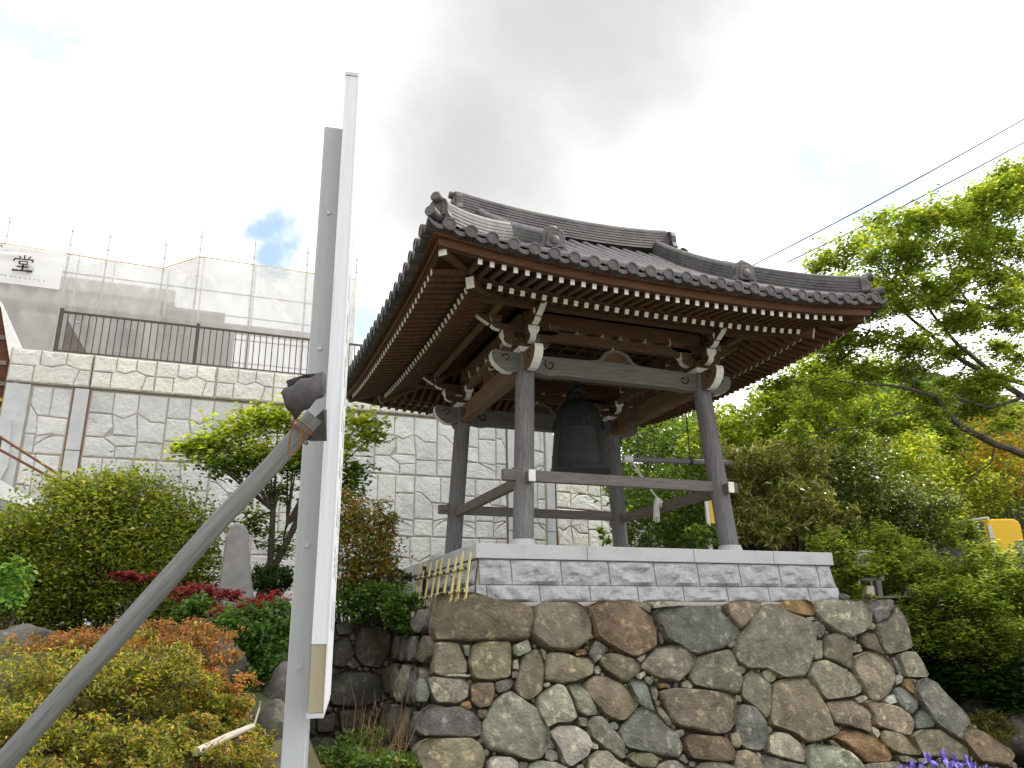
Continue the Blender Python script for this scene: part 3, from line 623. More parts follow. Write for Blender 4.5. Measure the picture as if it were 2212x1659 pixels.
# head beams with carved nosings
NOSE = [(0.0, 2.205), (.10, 2.18), (.19, 2.185), (.27, 2.225), (.335, 2.285), (.365, 2.345), (.372, 2.40), (.355, 2.445), (.31, 2.465), (.25, 2.45), (0.0, 2.45)]
NS = [0, 1, 1, 1, 1, 1, 1, 1, 0, 0, 0]
def head_beam(pA, pB, matk):
    pA, pB = Vector(pA), Vector(pB); d = (pB-pA).normalized(); L = (pB-pA).length; side = d.cross(Z)
    hb = MB()
    pr = [(.10, 2.205), (.30, 2.18), (.42, 2.20), (L-.42, 2.20), (L-.30, 2.18), (L-.10, 2.205), (L-.10, 2.43), (L-.35, 2.44), (L*.5, 2.46), (.35, 2.44), (.10, 2.43)]
    hb.prism(pr, pA*1, d, Z, side, .15); o = hb.build('head_beam', M[matk], bt, bevel=.012)
    for end in (.33, L-.33):                 # incised curls
        for s3 in (-1, 1):
            pts = []
            for i in range(22):
                t = i/21*4.2*math.pi/2; r_ = .075*(1-i/26)
                e = 1 if end < L/2 else -1
                pts.append(pA+d*(end+e*(-.02+r_*math.cos(t+2.4)))+Z*(2.33+r_*math.sin(t+2.4))+side*s3*.074)
            gv = MB(); gv.tube(pts, .011, 5); gv.build('carved_curl', M['soffit'], o)
    for s3 in (-1, 1):
        ln_ = MB(); ln_.beam(pA+d*.5+Z*2.262+side*s3*.075, pB-d*.5+Z*2.262+side*s3*.075, .008, .014)
        ln_.build('carved_line', M['beamgrey'], o)
    for P, dd in ((pA, -d), (pB, d)):
        ns = MB(); poly = [(.09+x_, z_) for x_, z_ in NOSE]
        ns.prism(poly, P, dd, Z, side, .115, 0, NS); n_ = ns.build('nosing', [M[matk], M['white']], bt, bevel=.006)
        for s3 in (-1, 1):
            cu = MB(); pts = [P+dd*(.27+.06*(1-i/24)*math.cos(i*.33))+Z*(2.36+.06*(1-i/24)*math.sin(i*.33))+side*s3*.056 for i in range(18)]
            cu.tube(pts, .008, 5); cu.build('carved_curl', M['soffit'], n_)
for sy in (-1, 1): head_beam((-A1, sy*A1, 0), (A1, sy*A1, 0), 'beamgrey')
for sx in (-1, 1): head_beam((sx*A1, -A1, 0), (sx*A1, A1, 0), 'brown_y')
# bracket sets
def masu(mb, c, d, w=.15, h=.10):
    """bearing block with a tapered foot; the two faces across the arm are painted white"""
    d = Vector(d); s_ = d.cross(Z); c = Vector(c); a, b2 = w/2, w*.34
    q = []
    for z_, k in ((0, b2), (h*.45, a), (h, a)):
        q += [c+d*k*i+s_*k*j+Z*z_ for i, j in ((-1, -1), (1, -1), (1, 1), (-1, 1))]
    fs = [(3, 2, 1, 0), (8, 9, 10, 11)]; ms = [0, 0]
    for r_ in (0, 4):
        for k in range(4):
            fs.append((r_+k, r_+(k+1) % 4, r_+4+(k+1) % 4, r_+4+k)); ms.append(1 if k in (1, 3) else 0)
    mb.add(q, fs, ms)
def arm(mb, c, d, z0, h, L0, L1, w=.085):
    """boat-shaped bracket arm from -L0 to +L1 along d, white ends"""
    c, d = Vector(c), Vector(d)
    pr = [(-L0+.12, z0), (L1-.12, z0), (L1-.05, z0+h*.18), (L1-.012, z0+h*.5), (L1, z0+h), (-L0, z0+h), (-L0+.012, z0+h*.5), (-L0+.05, z0+h*.18)]
    mb.prism(pr, c, d, Z, d.cross(Z), w, 0, [0, 1, 1, 1, 0, 1, 1, 1])
HOOK = [(.30, 2.80), (.40, 2.81), (.47, 2.85), (.54, 2.89), (.60, 2.945), (.665, 3.015), (.60, 2.985), (.51, 2.945), (.42, 2.925), (.30, 2.92)]
HS = [0, 1, 1, 1, 1, 0, 0, 0, 0, 0]
for sx, sy in SG:
    c = (sx*A1, sy*A1, 0); br = MB()
    q = []
    for z_, k in ((2.455, .085), (2.51, .125), (2.57, .125)): q += [(c[0]+i*k, c[1]+j*k, z_) for i, j in ((-1, -1), (1, -1), (1, 1), (-1, 1))]
    fs = [(3, 2, 1, 0), (8, 9, 10, 11)]; ms = [0, 0]
    for r_ in (0, 4):
        for k in range(4): fs.append((r_+k, r_+(k+1) % 4, r_+4+(k+1) % 4, r_+4+k)); ms.append(1 if r_ == 0 else 0)
    br.add(q, fs, ms)
    for d in ((1, 0, 0), (0, 1, 0)):
        o_ = sx if d[0] else sy; L0, L1 = (.30, .32)
        arm(br, c, d, 2.535+(.002 if d[0] else 0), .09, L0, L1)
        for e in (-.24, .24): masu(br, (c[0]+d[0]*e, c[1]+d[1]*e, 2.627), d)
        arm(br, c, d, 2.728+(.002 if d[0] else 0), .088, .46, .46)
        for e in (-.40, .40): masu(br, (c[0]+d[0]*e, c[1]+d[1]*e, 2.818), d, .145, .09)
        side = Vector(d).cross(Z); dd = Vector(d)*o_
        br.prism([(x_+.08, z_-.02) for x_, z_ in HOOK], c, dd, Z, side, .08, 0, HS)
        br.prism([(x_-.06, z_+.0) for x_, z_ in HOOK], c, -dd, Z, side, .08, 0, HS)
    br.build('bracket_set', [M['brown'], M['white']], bt, bevel=.004)
# wall beams between the brackets, frog-leg struts, purlins
def span(d, s_, off, z0, z1, th, L, mk, nm):
    m_ = MB()
    if d == 'x': m_.box((-L, s_*off-th/2, z0), (L, s_*off+th/2, z1))
    else: m_.box((s_*off-th/2, -L, z0), (s_*off+th/2, L, z1))
    return m_.build(nm, M[mk], bt, bevel=.008)
for s_ in (-1, 1):
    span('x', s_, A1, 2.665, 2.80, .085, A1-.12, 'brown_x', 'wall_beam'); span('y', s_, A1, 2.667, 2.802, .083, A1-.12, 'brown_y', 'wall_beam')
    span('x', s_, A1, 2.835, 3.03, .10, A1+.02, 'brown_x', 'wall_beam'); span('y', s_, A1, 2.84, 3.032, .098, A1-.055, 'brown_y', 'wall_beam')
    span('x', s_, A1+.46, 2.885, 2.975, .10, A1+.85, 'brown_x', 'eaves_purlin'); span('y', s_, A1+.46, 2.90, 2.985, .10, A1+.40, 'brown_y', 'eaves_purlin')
KA = [(-.44, 0), (-.31, .014), (-.235, .05), (-.20, .115), (-.15, .155), (-.07, .18), (0, .185), (.07, .18), (.15, .155), (.20, .115), (.235, .05), (.31, .014), (.44, 0), (.44, -.01), (-.44, -.01)]
for d, s_ in (('x', -1), ('x', 1), ('y', -1), ('y', 1)):
    fr = MB(); o_ = (0, s_*A1, 2.46) if d == 'x' else (s_*A1, 0, 2.46); axd = X if d == 'x' else Y
    fr.prism(KA, o_, axd, Z, axd.cross(Z), .075)
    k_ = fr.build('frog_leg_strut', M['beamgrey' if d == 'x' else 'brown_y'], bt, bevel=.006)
    inn = MB(); sd = axd.cross(Z)
    inn.prism([(a*.72, b2*.74+.008) for a, b2 in KA[1:12]], Vector(o_), axd, Z, sd, .084)
    inn.build('carved_panel', M['brown'], k_)
    ms_ = MB(); masu(ms_, (o_[0], o_[1], 2.64), axd, .11, .05); ms_.build('bearing_block', [M['brown'], M['white']], bt)
    for e in (-.50, -.13, .13, .50):
        ms_ = MB(); masu(ms_, (o_[0]+axd.x*e, o_[1]+axd.y*e, 2.775), axd, .135, .075); ms_.build('bearing_block', [M['brown'], M['white']], bt)
# bell hanger and ceiling
hg = MB(); hg.box((-A1+.045, -.09, 2.63), (A1-.045, .09, 2.83)); hg.build('hanger_beam', M['brown_x'], bt, bevel=.01)
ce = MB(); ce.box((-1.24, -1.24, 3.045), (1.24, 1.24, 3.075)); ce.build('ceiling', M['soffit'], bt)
cj = MB()
for k in range(-4, 5):
    cj.box((k*.27-.022, -1.22, 3.0), (k*.27+.022, 1.22, 3.043)); cj.box((-1.22, k*.27-.02, 3.003), (1.22, k*.27+.02, 3.041))
cj.build('ceiling_ribs', M['brown'], bt)

# rafters ---------------------------------------------------------------
def lift(x, k=.10): return k*(min(abs(x), 3)/2.45)**2.6
SIDES = {'front': (X, -Y), 'left': (Y, -X), 'back': (X, Y), 'right': (Y, X)}
PITCH_B, PITCH_F = .45, .16
def rafter(kind, side, a, parent=bt, stuff=None):
    along, outw = SIDES[side]; mb = stuff or MB()
    if kind == 'base_rafter': e0, e1, z1, w, h_, sl = 1.30, 2.33, 2.735, .048, .062, PITCH_B
    else: e0, e1, z1, w, h_, sl = 1.95, 2.80, 2.742, .046, .058, PITCH_F
    e0 = max(e0, abs(a)+.03)
    if e0 > e1-.05: return None
    z1 = z1+lift(a)
    p1 = along*a+outw*e1+Z*z1; p0 = along*a+outw*e0+Z*(z1+sl*(e1-e0))
    mb.beam(p0, p1, w, h_, 0)
    tip = outw+Z*(-sl); tip.normalize()
    mb.beam(p1-tip*.003, p1+tip*.004, w+.003, h_+.003, 1)
    return mb
SPC = .1325
for side in ('front', 'left', 'back', 'right'):
    stf = {'base_rafter': MB(), 'flying_rafter': MB()}
    for k in range(-18, 19):
        a = k*SPC
        for kind in ('base_rafter', 'flying_rafter'):
            lim = 2.14 if kind == 'base_rafter' else 2.50
            if abs(a) > lim: continue
            near = side == 'front' or side == 'left'
            if near:
                r_ = rafter(kind, side, a)
                if r_: r_.build(kind, [M['rafter'], M['white']], bt)
            else: rafter(kind, side, a, stuff=stf[kind])
    if stf['base_rafter'].v:
        for kind in stf: tag(stf[kind].build(kind, [M['rafter'], M['white']], bt), kind='stuff')
# soffit boards over the rafters, kioi (middle batten), fascia boards
for side in SIDES:
    along, outw = SIDES[side]; n = 25
    sb = MB(); kb = MB(); f1 = MB(); f2 = MB()
    def strip(mb, prof, ext, nseg=24, kk=.10):
        """prof = closed (out, z) section swept along the side, mitred on the diagonals, rising at the corners"""
        base = len(mb.v); m_ = len(prof)
        for i in range(nseg+1):
            t = -1+2*i/nseg
            for o_, z_ in prof:
                a = t*o_; mb.v.append(tuple(along*a+outw*o_+Z*(z_+lift(a, kk))))
        for i in range(nseg):
            for j in range(m_):
                mb.f.append([base+i*m_+j, base+i*m_+(j+1) % m_, base+(i+1)*m_+(j+1) % m_, base+(i+1)*m_+j]); mb.m.append(0)
    zb = lambda o_: 2.735+.032+PITCH_B*(2.33-o_)
    zf = lambda o_: 2.742+.030+PITCH_F*(2.80-o_)
    strip(sb, [(1.25, zb(1.25)), (2.36, zb(2.36)), (2.36, zb(2.36)+.012), (1.25, zb(1.25)+.012)], 0)
    strip(sb, [(1.95, zf(1.95)), (2.86, zf(2.86)), (2.86, zf(2.86)+.012), (1.95, zf(1.95)+.012)], 0)
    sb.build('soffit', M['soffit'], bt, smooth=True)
    strip(kb, [(2.275, 2.772), (2.345, 2.772), (2.345, 2.812), (2.275, 2.812)], 0); kb.build('eaves_batten', M['rafter'], bt, smooth=True)
    strip(f1, [(2.78, 2.774), (2.845, 2.763), (2.856, 2.862), (2.78, 2.874)], 0); f1.build('lower_fascia', M['fascia'], bt, smooth=True)
    strip(f2, [(2.80, 2.866), (2.918, 2.850), (2.936, 2.935), (2.80, 2.950)], 0); f2.build('upper_fascia', M['fascia'], bt, smooth=True)
# hip rafters in two tiers
for sx, sy in SG:
    for nm, e0, e1, z1, sl, w, h_ in (('hip_rafter', 1.2, 2.35, 2.80, .33, .095, .125), ('flying_hip_rafter', 1.95, 2.79, 2.905, .14, .09, .12)):
        d2 = Vector((sx, sy, 0)); m_ = MB()
        p1 = d2*e1+Z*z1; p0 = d2*e0+Z*(z1+sl*(e1-e0)); m_.beam(p0, p1, w, h_, 0)
        t = (p1-p0).normalized(); m_.beam(p1-t*.004, p1+t*.008, w+.004, h_+.004, 1)
        m_.build(nm, [M['rafter'], M['white']], bt, bevel=.003)

# roof ------------------------------------------------------------------
def prof(t): return 2.958+.56*t+.034*t*t
def clift(a, t): return .20*(min(abs(a), 3.05)/3)**3.6*max(0, 1-t/1.7)**1.2
def hroof(a, t): return prof(t)+clift(a, t)
GX = 1.74                                         # gable plane of the hip-and-gable roof
roof = MB()
def sheet(mb, along, outw, full):
    nu, nv = 40, 18; base = len(mb.v)
    for j in range(nv+1):
        o_ = 3.0*(1-j/nv)
        if not full: o_ = 3.0-(3.0-GX)*j/nv
        ha = max(o_, GX) if full else o_
        for i in range(nu+1):
            a = ha*(-1+2*i/nu); t = 3.0-o_
            mb.v.append(tuple(along*a+outw*o_+Z*(hroof(a, t)-.045)))
    for j in range(nv):
        for i in range(nu):
            o2 = base+j*(nu+1)+i; mb.f.append([o2, o2+1, o2+nu+2, o2+nu+1]); mb.m.append(0)
sheet(roof, X, -Y, True); sheet(roof, X, Y, True); sheet(roof, Y, -X, False); sheet(roof, Y, X, False)
roof.build('roof_bed', M['tile'], bt, smooth=True)
TS = .232
def tile_rows(side):
    along, outw = SIDES[side]; mb = MB(); front = side in ('front', 'back'); n = 12; rad = .062
    for k in range(-n, n+1):
        a = k*TS
        if front: oend = .10 if abs(a) < GX-.02 else abs(a)+.05
        else: oend = max(GX+.02, abs(a)+.05)
        if oend > 2.95: continue
        L = 3.02-oend; ns = max(2, int(L/.24)); pts = []
        for i in range(ns):
            for f_, r_ in ((0, 1.0), (.93, .95)):
                o_ = 3.02-L*(i+f_)/ns; pts.append((o_, r_*rad))
        base = len(mb.v); m_ = 7
        for o_, r_ in pts:
            t = 3.0-o_
            for q in range(m_):
                th = math.pi*q/(m_-1); mb.v.append(tuple(along*(a+r_*math.cos(th))+outw*o_+Z*(hroof(a, t)-.02+r_*math.sin(th))))
        for i in range(len(pts)-1):
            for q in range(m_-1): mb.f.append([base+i*m_+q, base+i*m_+q+1, base+(i+1)*m_+q+1, base+(i+1)*m_+q]); mb.m.append(0)
        # round end tile: thick disc with a raised rim
        c = along*a+outw*3.02+Z*(hroof(a, -.02)-.015); rr = (.072, .072, .055, .052, .03, .0)
        oo = (-.10, .012, .014, .004, .004, .006); nn = 14; base = len(mb.v)
        for r_, o_ in zip(rr, oo):
            for q in range(nn):
                th = 2*math.pi*q/nn; mb.v.append(tuple(c+along*r_*math.cos(th)+Z*r_*math.sin(th)+outw*o_))
        for i in range(5):
            for q in range(nn): mb.f.append([base+i*nn+q, base+i*nn+(q+1) % nn, base+(i+1)*nn+(q+1) % nn, base+(i+1)*nn+q]); mb.m.append(0)
    mb.build('cover_tiles', M['tile'], bt, smooth=True)
    pb = MB()                                       # hanging lip of the pan tiles between the round ends
    for k in range(-n-1, n+1):
        a = (k+.5)*TS
        if abs(a) > 2.98: continue
        base = len(pb.v); m_ = 9; w = TS/2-.02
        for o_, dz, dep in ((3.012, 0, .0), (3.012, -.05, .0), (2.90, -.05, 0), (2.90, 0, 0)):
            for q in range(m_):
                s_ = -1+2*q/(m_-1); sag = -.038*(1-s_*s_)
                pb.v.append(tuple(along*(a+w*s_)+outw*o_+Z*(hroof(a+w*s_, 0)-.022+sag+dz*(1-.35*s_*s_))))
        for i in range(3):
            for q in range(m_-1): pb.f.append([base+i*m_+q, base+i*m_+q+1, base+(i+1)*m_+q+1, base+(i+1)*m_+q]); pb.m.append(0)
        # courses of pan tiles up the slope
        L = 2.9-(max(.12, abs(a)+.05) if (front and abs(a) > GX) else (.12 if front else max(GX+.05, abs(a)+.05)))
        if L < .1: continue
        ns = max(1, int(L/.2))
        for i in range(ns):
            base = len(pb.v)
            for f_, dz in ((0, -.012), (.98, -.034)):
                o_ = 2.99-L*(i+f_)/ns; t = 3-o_
                for q in range(5):
                    s_ = -1+2*q/4; pb.v.append(tuple(along*(a+w*s_)+outw*o_+Z*(hroof(a, t)+dz-.02*(1-s_*s_))))
            for q in range(4): pb.f.append([base+q, base+q+1, base+5+q+1, base+5+q]); pb.m.append(0)
    pb.build('pan_tiles', M['tile'], bt, smooth=True)
for side in SIDES: tile_rows(side)
# under-eave bedding below the tiles
ub = MB()
for side in SIDES:
    along, outw = SIDES[side]; base = len(ub.v)
    for i in range(25):
        t = -1+2*i/24
        for o_, z_ in ((2.80, 2.945), (2.985, 2.922)): a = t*o_; ub.v.append(tuple(along*a+outw*o_+Z*(z_+lift(a, .115))))
    for i in range(24): ub.f.append([base+2*i, base+2*i+1, base+2*i+3, base+2*i+2]); ub.m.append(0)
ub.build('eaves_bedding', M['tile'], bt)
def ridge_stack(path, w, layers, lh, cap_r, name, z_off=0):
    """noshi courses: each layer a little narrower and stepped, with a round cap along the top"""
    mb = MB(); pts = [Vector(p) for p in path]
    for L in range(layers):
        ww = w*(1-.03*L)*(1 if L % 2 == 0 else .93)
        base = len(mb.v)
        for i, p in enumerate(pts):
            d = (pts[min(i+1, len(pts)-1)]-pts[max(i-1, 0)]); d.z = 0; d.normalize(); s_ = d.cross(Z)
            for e, zz in ((-1, 0), (1, 0), (.96, lh*.93), (-.96, lh*.93)):
                mb.v.append(tuple(p+s_*ww/2*e+Z*(z_off+L*lh+zz)))
        m_ = len(pts)
        for i in range(m_-1):
            for j in range(4): mb.f.append([base+i*4+j, base+i*4+(j+1) % 4, base+(i+1)*4+(j+1) % 4, base+(i+1)*4+j]); mb.m.append(0)
        mb.f += [[base, base+1, base+2, base+3], [base+(m_-1)*4+j for j in (3, 2, 1, 0)]]; mb.m += [0, 0]
    mb.tube([p+Z*(z_off+layers*lh+cap_r*.25) for p in pts], cap_r, 12)
    o = mb.build(name, M['tile'], bt, smooth=True)
    return o
def oni(parent, c, fwd, w, h_, up_r, tube_len, tilt):
    """demon-face end tile: shouldered plate with rim, round boss and a jutting cylinder above"""
    c, fwd = Vector(c), Vector(fwd).normalized(); s_ = fwd.cross(Z)
    pl_ = [(-.5, 0), (-.2, 0), (-.16, .12), (0, .18), (.16, .12), (.2, 0), (.5, 0), (.60, .10), (.55, .22), (.5, .34), (.5, .66), (.42, .86), (.25, .97), (0, 1.0), (-.25, .97), (-.42, .86), (-.5, .66), (-.5, .34), (-.55, .22), (-.60, .10)]
    mb = MB(); mb.prism([(a*w, b2*h_) for a, b2 in pl_], c, s_, Z, fwd, .09)
    inner = [(a*w*.70, b2*h_*.70+.10*h_) for a, b2 in pl_[6:]]
    mb.prism(inner, c+fwd*.012, s_, Z, fwd, .10)
    o = mb.build('end_tile', M['tile'], parent, bevel=.008)
    bo = MB(); cc = c+Z*h_*.42
    bo.tube([cc+fwd*.05, cc+fwd*.075, cc+fwd*.088], [w*.20, w*.20, w*.12], 16); bo.build('round_crest', M['tile'], o, smooth=True)
    tb = MB(); st = c+Z*(h_*.84)-fwd*.10; dr = (fwd+Z*tilt).normalized()
    tb.tube([st, st+dr*tube_len, st+dr*(tube_len+.012)], [up_r, up_r*1.02, up_r*.8], 16); tb.build('jutting_tile', M['tile'], o, smooth=True)
mainp = [(x_, 0, 4.905+.115*(abs(x_)/1.8)**2.2) for x_ in np.linspace(-1.76, 1.78, 17)]
mr_ = ridge_stack(mainp, .28, 13, .025, .06, 'main_ridge')
oni(mr_, (-1.81, 0, 5.01), (-1, 0, 0), .34, .37, .055, .20, .12); oni(mr_, (1.83, 0, 5.01), (1, 0, 0), .34, .37, .055, .12, .12)
for sx, sy in SG:
    pts = []
    for i in range(13):
        o_ = .16+(2.30-.16)*i/12; xx = 1.50-.16*i/12; pts.append((sx*xx, sy*o_, hroof(xx, 3-o_)-.02))
    dr = ridge_stack(pts, .21, 9, .024, .062, 'descending_ridge')
    oni(dr, (pts[-1][0], pts[-1][1]+sy*.05, pts[-1][2]-.01), (0, sy, 0), .29, .31, .070, .13, .10)
    pts = []
    for i in range(13):
        e = 1.62+(2.80-1.62)*i/12; pts.append((sx*e, sy*e, hroof(e, 3-e)-.01))
    cr2 = ridge_stack(pts, .18, 10, .022, .052, 'corner_ridge')
    dg = Vector((sx, sy, 0)).normalized()
    oni(cr2, Vector(pts[-1])+dg*.05-Z*.0, dg, .23, .26, .056, .21, .16)
    lo = MB(); e_ = [2.62, 2.74, 2.85, 2.93, 2.985]
    lo.tube([(sx*e, sy*e, hroof(min(e, 3.0), max(0, 3-e))+.03+(.015 if e > 2.9 else 0)+(.02 if e > 2.97 else 0)) for e in e_], .062, 14); lo.build('corner_tile', M['tile'], cr2, smooth=True)
    gb = MB()
for sx in (-1, 1):                                   # gable triangles with barge boards and outer tile rows
    gb = MB(); n = 12
    tri = [(-1.75+3.5*i/24, prof(3-abs(-1.75+3.5*i/24))-.09) for i in range(25)]
    gb.prism(tri+[(1.75, prof(3-GX)-.15), (-1.75, prof(3-GX)-.15)], (sx*(GX-.09), 0, 0), Y, Z, X, .05); gb.build('gable_panel', M['brown'], bt)
    bb = MB()
    for s2 in (-1, 1):
        q = [(sx*GX, s2*(.02+1.72*i/12), prof(3-.02-1.72*i/12)-.10) for i in range(13)]
        for i in range(12): bb.beam(q[i], q[i+1], .05, .15)
    bb.build('barge_board', M['fascia'], bt)

# ================================================================ BELL, STRIKER, ROPE
tb_ = thing('temple_bell', (.05, 0, 1.27), 'dark green bronze temple bell hanging inside the bell tower', 'bell')
bl = MB()
bl.lathe((.05, 0, 0), [(.36, 1.275), (.425, 1.27), (.428, 1.30), (.418, 1.335), (.410, 1.34), (.403, 1.42), (.395, 1.50), (.399, 1.505), (.399, 1.52), (.391, 1.525), (.374, 1.70), (.358, 1.85), (.362, 1.855), (.362, 1.87), (.353, 1.875), (.330, 2.03), (.305, 2.14), (.268, 2.23), (.205, 2.30), (.12, 2.33), (.02, 2.335)], 48)
for k in range(4):
    a = k*math.pi/2+.35
    for da in (-.05, .05):
        q = []
        for r_, z_ in ((.413, 1.34), (.395, 1.52), (.362, 1.87), (.336, 2.03)): q.append((.05+r_*math.cos(a+da), r_*math.sin(a+da), z_))
        bl.tube(q, .009, 5)
for k in range(4):
    for i in range(4):
        for j in range(4):
            a = k*math.pi/2+.35+math.pi/4+(i-1.5)*.22; z_ = 1.90+j*.045; r_ = .362-(z_-1.87)*.17
            bl.tube([(.05+r_*math.cos(a), r_*math.sin(a), z_), (.05+(r_+.022)*math.cos(a), (r_+.022)*math.sin(a), z_)], [.014, .009], 6)
bl.build('body', M['bronze'], tb_, smooth=True)
cl = MB(); cl.tube([(.05+.11*math.cos(t), .0, 2.31+.20*math.sin(t)) for t in np.linspace(0, math.pi, 13)], [.075, .07, .06, .055, .055, .06, .065, .06, .055, .055, .06, .07, .075], 10); cl.build('crown_loop', M['bronze'], tb_, smooth=True)
hk = MB(); hk.tube([(.05, 0, 2.48), (.05, 0, 2.64)], .018, 8); hk.tube([(.05, -.10, 2.56), (.05, .10, 2.56)], .02, 8); hk.build('hanging_bolt', M['bronze'], tb_)
sl_ = thing('striker_log', (1.6, 0, 1.55), 'grey horizontal striking log with a white end hung beside the bell', 'bell striker')
lg = MB(); lg.tube([(.86, 0, 1.530), (1.5, 0, 1.545), (2.62, 0, 1.58)], .042, 14); lg.build('log', M['log'], sl_, smooth=True)
we = MB(); we.tube([(.745, 0, 1.527), (.76, 0, 1.5275), (.885, 0, 1.531)], [.046, .053, .053], 16); we.build('end_sleeve', M['white'], sl_, smooth=True)
rg = MB(); rg.tube([(1.86, 0, 1.555), (1.91, 0, 1.556)], .05, 14); rg.tube([(1.885, 0, 1.60), (1.885, 0, 1.64)], .012, 6); rg.build('ring', M['bronze'], sl_, smooth=True)
for xx, zz in ((1.0, 1.56), (1.885, 1.62)):
    c_ = MB(); c_.tube([(xx, 0, zz), (xx, 0, 2.2), (xx, 0, 2.9)], .008, 5); c_.build('hanging_chain', M['wire_black'], sl_)
pr_ = thing('pull_rope', (.86, 0, 1.5), 'white pull rope with a frayed tassel hanging from the striking log', 'rope')
cr3 = MB()
for dy in (-.03, .03): cr3.tube([(.87+dy*.4, dy, 1.56), (.90+dy*.3, dy, 1.48), (1.07, dy*.6, 1.22), (1.27, 0, .97)], .0085, 6)
cr3.build('cord', M['rope'], pr_, smooth=True)
ts = MB(); ts.tube([(1.255, 0, 1.0), (1.265, 0, .965), (1.26, 0, .93), (1.245, 0, .86), (1.235, 0, .70)], [.015, .035, .045, .045, .05], 10)
for k in range(26):
    a = k*.9; r_ = .012+.032*((k*7) % 10)/10; ts.tube([(1.25+r_*math.cos(a), r_*math.sin(a), .86), (1.232+r_*1.2*math.cos(a), r_*1.2*math.sin(a), .66-.04*((k*3) % 5)/5)], .006, 4)
ts.tube([(1.28, -.02, .96), (1.31, -.03, .92), (1.30, -.03, .84)], [.02, .025, .012], 7)
ts.build('tassel', M['rope'], pr_, smooth=True)

# ================================================================ CONCRETE RETAINING WALLS
CELL = [[(0, .5), (.36, .5), (.36, 1), (0, 1)], [(.36, .56), (.5, .5), (.68, .62), (.68, 1), (.36, 1)], [(.68, .62), (.86, .5), (1, .5), (1, 1), (.68, 1)],
        [(0, 0), (.3, 0), (.3, .5), (0, .5)], [(.3, 0), (.8, 0), (.86, .5), (.68, .62), (.5, .5), (.36, .56), (.3, .5)], [(.8, 0), (1, 0), (1, .5), (.86, .5)]]
CELL2 = [[(0, .55), (.27, .55), (.27, 1), (0, 1)], [(.27, .62), (.62, .62), (.62, 1), (.27, 1)], [(.62, .62), (.8, .5), (1, .45), (1, 1), (.62, 1)],
         [(0, 0), (.2, 0), (.2, .42), (.27, .55), (0, .55)], [(.2, 0), (.62, 0), (.62, .62), (.27, .62), (.27, .55), (.2, .42)], [(.62, 0), (1, 0), (1, .45), (.8, .5), (.62, .62)]]
CELL3 = [[(0, 1), (.42, 1), (.42, .56), (.28, .56), (.10, .72), (0, .74)], [(.42, 1), (.70, 1), (.70, .54), (.42, .56)], [(.70, 1), (1, 1), (1, .70), (.70, .70)], [(.70, .70), (1, .70), (1, .25), (.70, .28)],
         [(0, .74), (.10, .72), (.28, .56), (.30, .42), (.30, .28), (0, .28)], [(.28, .56), (.70, .54), (.70, .28), (.5, .30), (.30, .26)], [(.30, .12), (.45, .25), (.60, .28), (.70, .28), (1, .14), (1, 0), (.30, 0)], [(0, .28), (.30, .28), (.30, 0), (0, 0)], [(.30, .26), (.5, .30), (.46, .26), (.30, .12)], [(.70, .28), (1, .25), (1, .14)]]
CELL4 = [[(0, 1), (.30, 1), (.30, .66), (0, .66)], [(.30, 1), (.62, 1), (.62, .70), (.45, .60), (.30, .66)], [(.62, 1), (1, 1), (1, .58), (.80, .58), (.62, .70)], [(0, .66), (.30, .66), (.34, .46), (.24, .30), (0, .30)],
         [(.30, .66), (.45, .60), (.62, .70), (.66, .34), (.34, .34), (.34, .46)], [(.62, .70), (.80, .58), (1, .58), (1, .26), (.66, .26), (.66, .34)], [(0, .30), (.24, .30), (.40, .17), (.40, 0), (0, 0)], [(.24, .30), (.34, .34), (.66, .34), (.66, .20), (.40, .17)], [(.40, .17), (.66, .20), (.66, 0), (.40, 0)], [(.66, .26), (1, .26), (1, 0), (.66, 0)]]
